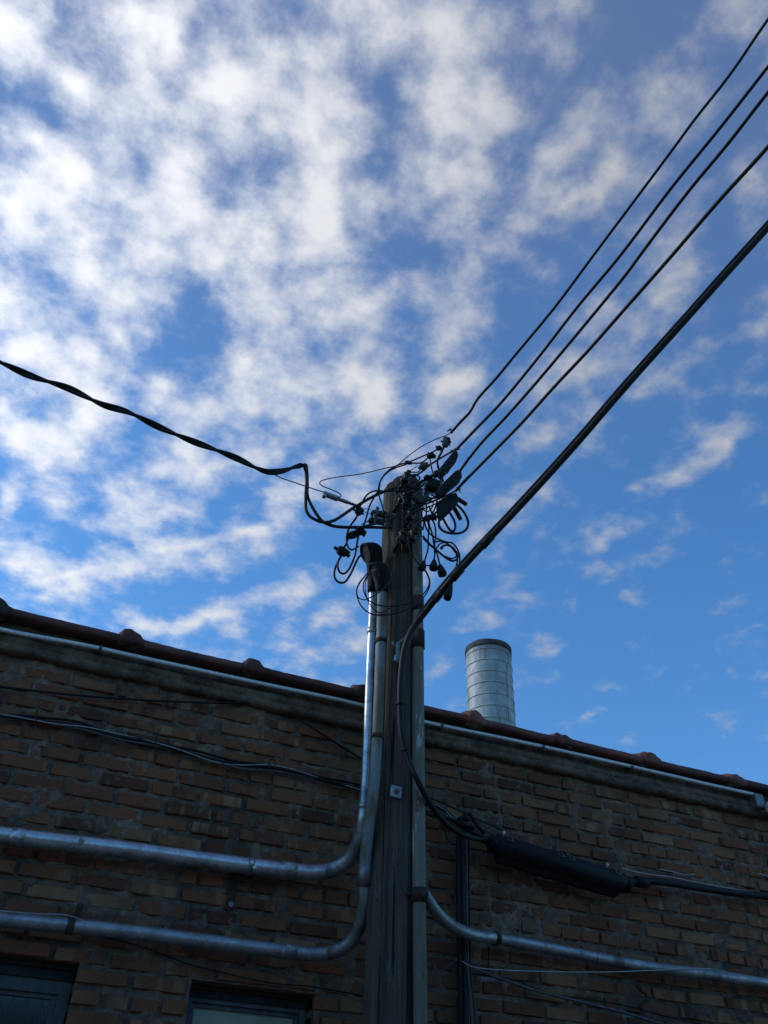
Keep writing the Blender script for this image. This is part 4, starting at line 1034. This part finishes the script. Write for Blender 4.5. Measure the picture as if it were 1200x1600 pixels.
for k, (lab, pts, w) in enumerate((
  ('black wire folded behind the upper spool', [(470, 600), (520, 560), (600, 545), (640, 580), (600, 620), (520, 640), (470, 660)], 2.6),
  ('black wire doubling under the upper spool toward the covers', [(440, 660), (520, 670), (600, 690), (700, 700), (780, 720), (840, 700)], 3.0),
  ('black wire slung from the second spool to the box splice', [(450, 760), (540, 745), (620, 720), (700, 730), (800, 770), (870, 760)], 2.6),
  ('black wire looped between second and third spools', [(480, 740), (560, 760), (600, 820), (570, 880), (500, 900), (460, 860), (500, 800)], 2.8),
  ('black wire hanging from the box splice to the third spool', [(700, 700), (690, 780), (650, 840), (590, 900), (540, 960), (500, 1000)], 2.4),
  ('black wire bowed over the lower spools', [(440, 1080), (480, 1050), (560, 1040), (620, 1060), (660, 1100), (640, 1160)], 2.4),
  ('black wire between the middle cover and third spool', [(840, 740), (760, 800), (700, 830), (620, 880), (560, 930), (530, 980)], 2.6),
  ('short black wire tucked behind the second spool', [(560, 640), (590, 700), (640, 760), (690, 800), (760, 810)], 3.2),
  ('stiff wire bowed out above the box splice', [(690, 600), (740, 560), (800, 545), (850, 590), (870, 660), (850, 740)], 2.4),
  ('stiff wire dipping from the middle cover to the hanging bunch', [(870, 720), (880, 800), (850, 880), (800, 950), (750, 990)], 2.6),
  ('slack wire looped below the slate splice plate', [(620, 830), (660, 900), (720, 930), (770, 880), (780, 820)], 2.2),
  ('wire curled left of the second spool', [(470, 720), (440, 700), (420, 740), (430, 790), (460, 810)], 1.6),
  ('doubled wire running under the lowest span', [(600, 930), (700, 895), (800, 850), (900, 800), (960, 760)], 2.2),
  ('wire hugging the right edge of the pole top', [(640, 740), (665, 800), (670, 880), (660, 960), (680, 1040), (672, 1120)], 2.4),
  ('black wire crossing below the box splice', [(640, 760), (700, 780), (780, 790), (860, 770)], 3.2))):
    jump(lab, Z2(pts, 3.205 + .012 * (k % 3)), w)
# left loops with their connectors
t = jump('left jumper running down past two connectors into the outer left loop', ZA([(648, 800), (610, 870), (545, 965), (505, 1050), (490, 1130), (492, 1190), (462, 1240), (430, 1310), (398, 1390), (350, 1500), (338, 1570), (345, 1620), (375, 1665), (420, 1685), (470, 1675), (520, 1610), (560, 1540), (610, 1430), (650, 1360), (690, 1330)], 3.29), 3.6)
lump(t, ZA([(438, 1292)], 3.28)[0], .058, .042, tilt=20); lump(t, ZA([(402, 1310)], 3.28)[0], .02, .03)
t = jump('left jumper from the crossing wires into the inner left loop', ZA([(705, 965), (670, 1020), (645, 1080), (628, 1160), (612, 1260), (598, 1340), (560, 1440), (510, 1530), (455, 1570), (408, 1552), (382, 1490), (388, 1420), (430, 1345), (470, 1270)], 3.28), 3.4)
lump(t, ZA([(660, 1035)], 3.27)[0], .048, .05, tilt=35)
t = jump('short left jumper between the middle connector and the upper weatherhead', ZA([(640, 1050), (600, 1075), (540, 1105), (505, 1150), (498, 1200), (520, 1250), (555, 1272), (600, 1255), (640, 1230)], 3.30), 3.0)
lump(t, ZA([(572, 1085)], 3.29)[0], .055, .034, tilt=-32)

# coils hanging below
GC = 'coiled wires hanging below the weatherheads'
jump('coil strand passing before the pole from the spools round to the lower weatherhead', Z1([(632, 830), (645, 885), (690, 955), (735, 1005), (762, 1070), (745, 1130), (680, 1190), (580, 1222), (460, 1225), (395, 1200), (358, 1150), (352, 1090), (375, 1040), (400, 1015)], 3.17), 2.2, group=GC, k=10)
jump('lowest coil strand sagging across both left pipes', Z1([(700, 965), (742, 1010), (768, 1080), (745, 1150), (690, 1202), (600, 1258), (500, 1284), (410, 1280), (345, 1235), (308, 1150), (322, 1090), (368, 1032), (392, 1005)], 3.16), 2.2, group=GC, k=10)
jump('small coil strand hooking back under the lower weatherhead', Z1([(520, 1000), (528, 1050), (500, 1100), (450, 1142), (400, 1172), (352, 1190), (318, 1172), (312, 1120), (345, 1060), (390, 1005)], 3.18), 1.9, group=GC, k=10)
jump('thin strand dropping along the left face of the pole', Z1([(498, 690), (510, 800), (538, 900), (545, 990), (530, 1060), (505, 1095), (450, 1140)], 3.22), 1.2, group=GC)
jump('hair thin strand hanging down the middle of the pole', Z1([(575, 850), (610, 900), (636, 970), (632, 1070), (600, 1150), (560, 1230), (500, 1275), (440, 1280)], 3.20), .9, group=GC)
jump('strand crossing both left pipes behind the lowest coil', Z1([(395, 1010), (365, 1080), (370, 1170), (400, 1230), (450, 1268), (520, 1240), (590, 1190)], 3.19), 1.8, group=GC, k=10)

# right-hand bunch
GR = 'wires hanging on the right side of the pole top'
def hang(label, pts, w, e=None, er=.018, el=.05, y=3.22, **kw):
    q = ZC(pts, y); t = jump(label, q, w, group=GR, **kw)
    if e: boot(t, q[-1], (q[-1] - q[-2]), er, el)
    return t
hang('hanging wire ending in a black boot, nearest the pole', [(572, 255), (568, 380), (600, 560), (592, 700), (590, 830), (565, 930), (540, 1000)], 2.7, 1, .021, .06)
hang('hanging wire ending in a black boot, middle of the three', [(600, 265), (640, 370), (600, 480), (640, 620), (665, 760), (680, 880), (672, 985)], 2.7, 1, .024, .062, 3.21)
hang('hanging wire ending in a round black boot, furthest from the pole', [(712, 195), (680, 300), (635, 400), (680, 520), (692, 640), (680, 800), (715, 930), (748, 1050)], 2.7, 1, .024, .066, 3.20)
m = MB(); m.tube(ZC([(560, 1055), (590, 1062), (625, 1055), (700, 1070)], 3.21), .004, 6)
tag(m.build('tie_cord', MBLACK), 'short cord tying the hanging black boots together', 'cord')
hang('long wire swinging out to the right and down behind the telephone cable', [(552, 410), (548, 500), (590, 600), (650, 660), (740, 712), (840, 745), (910, 755), (975, 825), (1012, 920), (1010, 1040), (985, 1150)], 2.7)
hang('wire coil hanging beside the boots, thicker ring', [(520, 665), (600, 760), (700, 850), (790, 925), (870, 980), (930, 995), (985, 965), (975, 890), (915, 815), (850, 785), (790, 800), (765, 835), (785, 825)], 3.6, y=3.19)
hang('wire coil hanging beside the boots, inner ring', [(525, 700), (620, 790), (720, 870), (820, 935), (900, 965), (960, 945), (965, 890), (900, 800), (820, 755), (750, 770), (705, 830)], 2.4, y=3.20)
hang('wire arching over the coil and down to a capped end under the telephone cable', [(690, 745), (760, 735), (840, 760), (930, 850), (985, 940), (965, 1080), (945, 1200), (905, 1320)], 2.7, 1, .021, .10, 3.24)
hang('thick looped tail under the lowest cover, outer loop', [(770, 400), (735, 480), (745, 545), (800, 600), (900, 628), (1020, 625), (1100, 575), (1128, 500), (1110, 420), (1050, 320), (985, 255), (950, 235)], 4.0, y=3.17)
hang('thick looped tail under the lowest cover, inner loop', [(785, 420), (840, 520), (890, 590), (930, 600), (955, 540), (935, 450), (890, 370), (860, 320)], 3.8, y=3.18)
def stub(label, a, b, y=3.18):
    A, B = ZC([a, b], y); m = MB(); d = (B - A); m.tube([A, A + d * .9, A + d * .97, B], [.0125, .0125, .011, .004], 10)
    t = thing('cable_stub', label, 'cable end', A, 'capped stubs beside the lowest cover'); m.build('stub', MCABLE, t)
stub('capped cable stub pointing right from the lowest cover', (950, 145), (1112, 248)); stub('capped cable stub pointing down from the lowest cover', (940, 290), (1030, 448))

# dark insulating covers on the splices
def cover(label, corners, y, th=.05):
    q = ZB(corners, y); c = sum(q, Vector()) / len(q); n = len(q); m = MB()
    t = thing('splice_cover', label, 'cover', c, 'dark insulating covers over the wire splices')
    vs = []
    for (sc_, dy) in ((.80, -th / 2), (.93, -th / 2 + .006), (1.0, -th / 2 + .016), (1.0, th / 2 - .01), (.85, th / 2)):
        for p in q:
            v = c + (p - c) * sc_; v.y += dy; v.y += (p.x - c.x) * -.25; vs.append(v)
    fs = [(i * n + j, i * n + (j + 1) % n, (i + 1) * n + (j + 1) % n, (i + 1) * n + j) for i in range(4) for j in range(n)]
    m.add(vs, fs, 0, False); m.f += [tuple(range(n)), tuple(4 * n + j for j in range(n))[::-1]]; m.m += [0, 0]; m.sm += [False, False]
    o = m.build('shell', MCOVER, t)
    A = max(q, key=lambda v: v.z + v.x); B = min(q, key=lambda v: v.z + v.x); r = MB()
    for k in range(5):
        p = B.lerp(A, .2 + .15 * k) + Vector((.004 * (k % 2), -th / 2 - .002 + 0, 0)); p.y += (p.x - c.x) * -.25; r.ball(p, .0055, 0, 8, (1, .7, 1))
    r.build('rivets', MBLACK, o)
    rb = MB(); rb.tube([B.lerp(A, .12) + Vector((.01, -th / 2 - .001 - (B.lerp(A, .12).x - c.x) * .25, -.008)), B.lerp(A, .88) + Vector((.01, -th / 2 - .001 - (B.lerp(A, .88).x - c.x) * .25, -.008))], .003, 6); rb.build('rib', MCOVER, o)
MCOVER = m_simple('faded_black_plastic', (.009, .009, .010), (.022, .022, .022), 16, .7, 0, bmp=.5, spec=.2)
cover('dark ribbed cover, uppermost of the three slanting covers at the pole top', [(745, 640), (755, 600), (900, 425), (925, 405), (958, 425), (965, 500), (945, 560), (810, 715), (780, 735), (755, 700)], 3.17)
cover('dark ribbed cover, middle and longest of the three slanting covers', [(730, 900), (745, 850), (925, 685), (960, 668), (1005, 690), (1015, 770), (990, 830), (840, 945), (760, 985), (725, 965)], 3.13)
def ZCc(pts): return [(x, y + (760 - 660) * 8.571) for x, y in pts]
cover('dark ribbed cover, lowest of the three with cable tails looping below', ZCc([(728, 260), (735, 190), (860, 130), (940, 115), (968, 190), (965, 265), (900, 330), (800, 425), (765, 440), (745, 400)]), 3.17)
# the dark box shaped splice lying just right of the pole top
m = MB(); A, B = ZB([(560, 850), (740, 850)], 3.20); m.box((A + B) / 2, (abs(B.x - A.x), .06, .085), Matrix.Rotation(R(4), 3, 'Y'), bev=.012)
t = thing('splice_box', 'dark box shaped splice body just right of the pole top', 'splice', (A + B) / 2); m.build('body', MCOVER, t)
m = MB(); m.tube(spline(ZB([(545, 745), (575, 720), (620, 730), (680, 690), (710, 660)], 3.17), 5), .009, 8); m.ball(ZB([(575, 728)], 3.16)[0], .014); m.ball(ZB([(700, 690)], 3.16)[0], .022, 0, 10, (.8, .8, 1.2)); m.build('clamp', MBLACK, t)
m = MB(); m.tube(spline(ZB([(395, 880), (430, 840), (500, 790), (560, 775), (540, 820), (470, 870), (400, 890)], 3.19), 5), .008, 8); m.build('lug', MCOVER, t)
m = MB(); A, B = ZB([(400, 900), (520, 980)], 3.21); m.box((A + B) / 2 + Vector((.01, 0, -.03)), (.075, .04, .09), Matrix.Rotation(R(30), 3, 'Y'), bev=.008)
t = thing('splice_box', 'slate grey splice plate leaning on the pole behind the crossing wires', 'splice', (A + B) / 2); m.build('body', MDARKGREEN, t)

# ------------------------------------------------------------------ cables on the wall
def wallcable(name, label, pts, r, mat, amp=.003, f=4, group=None, k=10, n=8):
    p = wob(spline(pts, k), amp, f, len(label)); return cable_thing(name, label, 'cable', p, r, mat, group, part='cable', n=n), p
yW = 3.685
def leftrun(pts, y): 
    q = PX(pts, y); return [q[0] + (q[0] - q[1]).normalized() * 2.2] + q
wallcable('wall_cable', 'single thin black cable sagging below the cornice on the left', leftrun([(0, 1073), (60, 1080), (130, 1087), (190, 1092), (260, 1096), (330, 1098), (390, 1098), (422, 1096), (445, 1109), (490, 1139), (530, 1164), (566, 1186), (600, 1205)], yW), .0052, MBLACK, .002)
m = MB(); c = P(423, 1095, 3.70); m.tube([c + Vector((0, .02, 0)), c + Vector((0, -.02, .0)), c + Vector((0, -.022, .02))], .003, 6); tag(m.build('cable_hook', MRUST), 'small iron hook holding the single thin cable below the cornice', 'hook')
run = [(0, 1119), (60, 1126), (120, 1134), (180, 1149), (245, 1163), (310, 1181), (365, 1194), (425, 1199), (470, 1209), (520, 1223), (566, 1234), (600, 1243), (650, 1253), (690, 1265), (720, 1290)]
for (off, r, mt, lab, am) in ((0, .0085, MCABLE, 'thick black cable of the twisted run across the left wall', .003), (-4, .006, MBLACK, 'upper black cable of the twisted run across the left wall', .006), (3, .0045, MCAB2, 'lower grey cable of the twisted run across the left wall', .006), (-1, .0028, MPALE, 'pale shiny wire wound through the twisted run on the left wall', .008)):
    pts = [(x, y + off + (2.5 * math.sin(x / 37 + off) if mt is not MCABLE else 0)) for x, y in run]
    wallcable('bundled_cable', lab, leftrun(pts, 3.68 - (.008 if mt is MPALE else 0)), r, mt, am, 5, 'cables twisted together across the left wall')
for k, (px, py, lab) in enumerate(((57, 1112, 'leftmost of the three'), (243, 1152, 'middle of the three'), (427, 1192, 'rightmost of the three'))):
    m = MB(); c = P(px, py, 3.67); h = .035
    m.tube(spline([P(px + 4, py - 8, 3.69), P(px + 1, py, 3.66), P(px, py + 14, 3.655), P(px + 1, py + 22, 3.68)], 5) if k != 2 else spline([P(421, 1202, 3.66), P(421, 1190, 3.66), P(426, 1185, 3.66), P(430, 1192, 3.66), P(428, 1204, 3.66)], 5), .0028, 6)
    tag(m.build('cable_hook', MRUST), 'bent iron wire hook on the twisted cable run, %s' % lab, 'hook', 'wire hooks on the left wall')
wallcable('wall_cable', 'hair thin dark wire drooping above the pale green window', leftrun([(150, 1462), (215, 1477), (300, 1508), (350, 1520), (400, 1532), (440, 1538), (480, 1541), (530, 1549), (575, 1557)], 3.695)[1:], .0028, MBLACK, .001)
wallcable('wall_cable', 'second faint wire between the lower conduit and the green window', PX([(275, 1476), (330, 1490), (380, 1503), (440, 1524), (470, 1535)], 3.70), .0022, MCAB2, .001)
wallcable('wall_cable', 'short pale wire lying on the lower left conduit', PX([(0, 1423), (60, 1428), (104, 1430), (128, 1437)], 3.612), .002, MPALE, .001)

# splice closure
def closure():
    A, B = P(762, 1316, 3.59), P(985, 1384, 3.59); d = (B - A); L_ = d.length; u = d.normalized(); r = .048
    t = thing('splice_closure', 'long black cable splice closure strapped to the right wall', 'splice closure', (A + B) / 2)
    m = MB(); st = [0, .02, .05, .06, .5, .94, .95, .98, 1.0]; rr = [.45, .72, .74, 1, 1.02, 1, .74, .70, .42]
    m.tube([A + d * s_ for s_ in st], [r * q for q in rr], 20); m.build('shell', MBLACK, t)
    rot = Vector((1, 0, 0)).rotation_difference(u).to_matrix()
    f = MB(); f.box((A + B) / 2 + rot @ Vector((0, .004, r * 1.0)), (L_ * .88, .014, .016), rot, bev=.003); f.build('flange', MBLACK, t)
    for s_ in (.115, .465, .54, .87):
        q = A + d * s_; m = MB()
        for dx in (-.010, .014):
            m.tube([q + rot @ Vector((dx, -.012, r * 1.2)), q + rot @ Vector((dx + .002, -.045, r * .75)), q + rot @ Vector((dx + .003, -.052, r * .35))], .0017, 6)
        m.tube([q + rot @ Vector((-.008, -.054, r * .35)), q + rot @ Vector((.018, -.054, r * .35))], .0017, 6); m.tube([q + rot @ Vector((-.010, -.014, r * 1.2)), q + rot @ Vector((.014, -.014, r * 1.2))], .0017, 6)
        m.build('latch', MSTEEL, t)
    for s_ in (.10, .83): m = MB(); m.ball(A + d * s_ + rot @ Vector((0, -.01, r * 1.35)), .008); m.tube([A + d * s_ + rot @ Vector((0, -.01, r * 1.35)), A + d * s_ + rot @ Vector((0, -.005, r))], .0035, 6); m.build('screw', MWHITE, t)
    for s_ in (.035, .965): ring_on([A + d * (s_ - .02), A + d * s_, A + d * (s_ + .02)], 1, r * .74, .022, MBLACK, 'end_clamp', t, extra=.005)
    # lower body of the closure: the terminal block hanging beneath
    m = MB(); c = (A + B) / 2 + rot @ Vector((-.0, .03, -r * .95)); m.box(c, (L_ * .86, .06, .045), rot, bev=.018); m.build('terminal_block', MBLACK, t)
closure()
wallcable('wall_cable', 'thick black cable leaving the splice closure to the right', (lambda q: q + [q[-1] + (q[-1] - q[-2]).normalized() * 3])(PX([(980, 1380), (1000, 1377), (1040, 1379), (1090, 1387), (1140, 1394), (1200, 1401)], 3.63)), .0185, MCABLE, .002)
wallcable('wall_cable', 'thin grey messenger wire above the cable right of the closure', (lambda q: q + [q[-1] + (q[-1] - q[-2]).normalized() * 3])(PX([(972, 1357), (1000, 1364), (1050, 1371), (1100, 1381), (1150, 1390), (1200, 1397)], 3.63)), .0035, MPALE, .001)
m = MB(); q = PX([(1003, 1378), (1001, 1378)], 3.63); m.tube([q[1] - Vector((.03, 0, 0)), q[0] + Vector((.03, 0, -.004))], .026, 12); tag(m.build('cable_wrap', MBLACK), 'black tape wrap on the cable just right of the closure', 'tape wrap')
for (lab, pts, r, mt) in (('upper thin cable from behind the pole to the closure', [(655, 1240), (690, 1254), (720, 1268), (750, 1282), (785, 1297)], .004, MBLACK),
                          ('second thin cable slanting from behind the pole to the closure', [(655, 1262), (690, 1272), (720, 1283), (750, 1293), (775, 1306)], .005, MCAB2),
                          ('lower black cable tail entering the closure', [(655, 1268), (680, 1276), (705, 1281), (722, 1293), (740, 1302), (765, 1312)], .008, MBLACK)):
    wallcable('closure_lead', lab, PX(pts, 3.64), r, mt, .002, 6, 'cables leading into the splice closure')
m = MB(); 
for (px, py, s_) in ((729, 1279, .017), (726, 1290, .02), (737, 1293, .016), (733, 1272, .012)): m.ball(P(px, py, 3.60), s_, 0, 10, (1.2, 1, .8))
m.tube(spline(PX([(716, 1281), (733, 1272), (746, 1290), (757, 1302)], 3.6), 6), .009, 8); tag(m.build('cable_knot', MBLACK), 'knotted black clump of cable just left of the closure', 'cable knot')
m = MB(); m.tube(spline(PX([(694, 1292), (697, 1305), (704, 1318), (714, 1320)], 3.66), 6), .004, 6); tag(m.build('cable_loop', MBLACK), 'small curl of black wire left of the upright cables', 'wire')
# upright cables
for k, (lab, dx, r, mt, y) in enumerate((('left dark cable of the upright bundle right of the pole', -6, .0125, MCABLE, 3.665), ('middle dark cable of the upright bundle right of the pole', 1, .0105, MCAB3 if 'MCAB3' in globals() else MCABLE, 3.655), ('pale grey cable at the right edge of the upright bundle', 7, .0045, MCAB2, 3.65), ('thin black cable behind the right edge of the upright bundle', 10, .004, MBLACK, 3.68))):
    q = PX([(722 + dx, 1308), (722.5 + dx, 1380), (723.5 + dx, 1450), (725 + dx, 1530), (726 + dx, 1600), (727 + dx, 1700)], y); q.append(Vector((q[-1].x, y, .02)))
    wallcable('upright_cable', lab, q, r, mt, .0025, 3, 'cables running straight down the wall right of the pole')
for k, (dx, r, mt, lab) in enumerate(((0, .006, MCAB2, 'grey cable splaying off at the foot of the upright bundle'), (5, .0045, MDARKGREEN, 'greenish cable splaying off at the foot of the upright bundle'))):
    q = PX([(729 + dx, 1505), (732 + dx, 1530), (736 + dx, 1570), (739 + dx, 1610), (742 + dx, 1700)], 3.645); q.append(Vector((q[-1].x, 3.645, .02)))
    wallcable('upright_cable', lab, q, r, mt, .002, 5, 'cables running straight down the wall right of the pole')
rt = lambda q: q + [q[-1] + (q[-1] - q[-2]).normalized() * 2.5]
wallcable('wall_cable', 'thin pale wire stretched almost level from the upright bundle to the right conduit', PX([(722, 1502), (735, 1509), (760, 1514), (850, 1518), (940, 1519), (1010, 1517), (1070, 1514), (1110, 1514), (1135, 1519), (1160, 1524)], 3.61), .0026, MPALE, .001)
wallcable('wall_cable', 'dark cable sloping down to the right from the upright bundle', rt(PX([(732, 1510), (760, 1521), (830, 1546), (900, 1563), (960, 1578), (1040, 1602)], 3.66)), .0065, MCAB2, .002)
wallcable('wall_cable', 'thin pale twin wire hooking from behind the pole to the upright bundle', PX([(655, 1542), (680, 1524), (700, 1508), (718, 1500), (728, 1502)], 3.66), .0018, MCAB2, .002)
wallcable('wall_cable', 'dark thin wire following the sloping cable below the right conduit', rt(PX([(742, 1522), (800, 1530), (860, 1552), (960, 1568), (1060, 1592)], 3.67)), .003, MBLACK, .002)
m = MB(); m.tube(spline(PX([(998, 1540), (1002, 1548), (1009, 1553), (1012, 1562), (1004, 1568), (1001, 1578)], 3.66), 6), .008, 8); m.ball(P(998, 1541, 3.66), .014); tag(m.build('wall_hook', MRUST), 'curly rusty iron hook in the wall below the right conduit', 'hook')
m = MB(); c = P(985, 1634, 3.62); m.box(c + Vector((0, 0, -.03)), (.30, .16, .14), bev=.012); m.box(c + Vector((0, -.01, .045)), (.32, .19, .014), bev=.004)
t = thing('meter_box', 'dark box fixed to the wall at the bottom edge below the curly hook', 'box', c); m.build('case', MBLACK, t)
# nails and bits of old wire left in the brickwork
for (pts, r, mt, nm, lab, cat) in (([(1030, 1358), (1050, 1362), (1072, 1367), (1085, 1366)], .003, MPALE, 'wire_scrap', 'short scrap of pale wire stuck on the wall above the right cable', 'wire'),
                              ([(1185, 1365), (1200, 1369), (1215, 1370)], .004, MPALE, 'wire_scrap', 'pale wire scrap at the right edge of the wall', 'wire'),
                              ([(253, 1449), (257, 1446)], .005, MRUST, 'iron_peg', 'small dark iron peg above the lower left conduit', 'peg')):
    m = MB(); m.tube(spline(PX(pts, 3.69), 4), r, 6); tag(m.build(nm, mt), lab, cat)
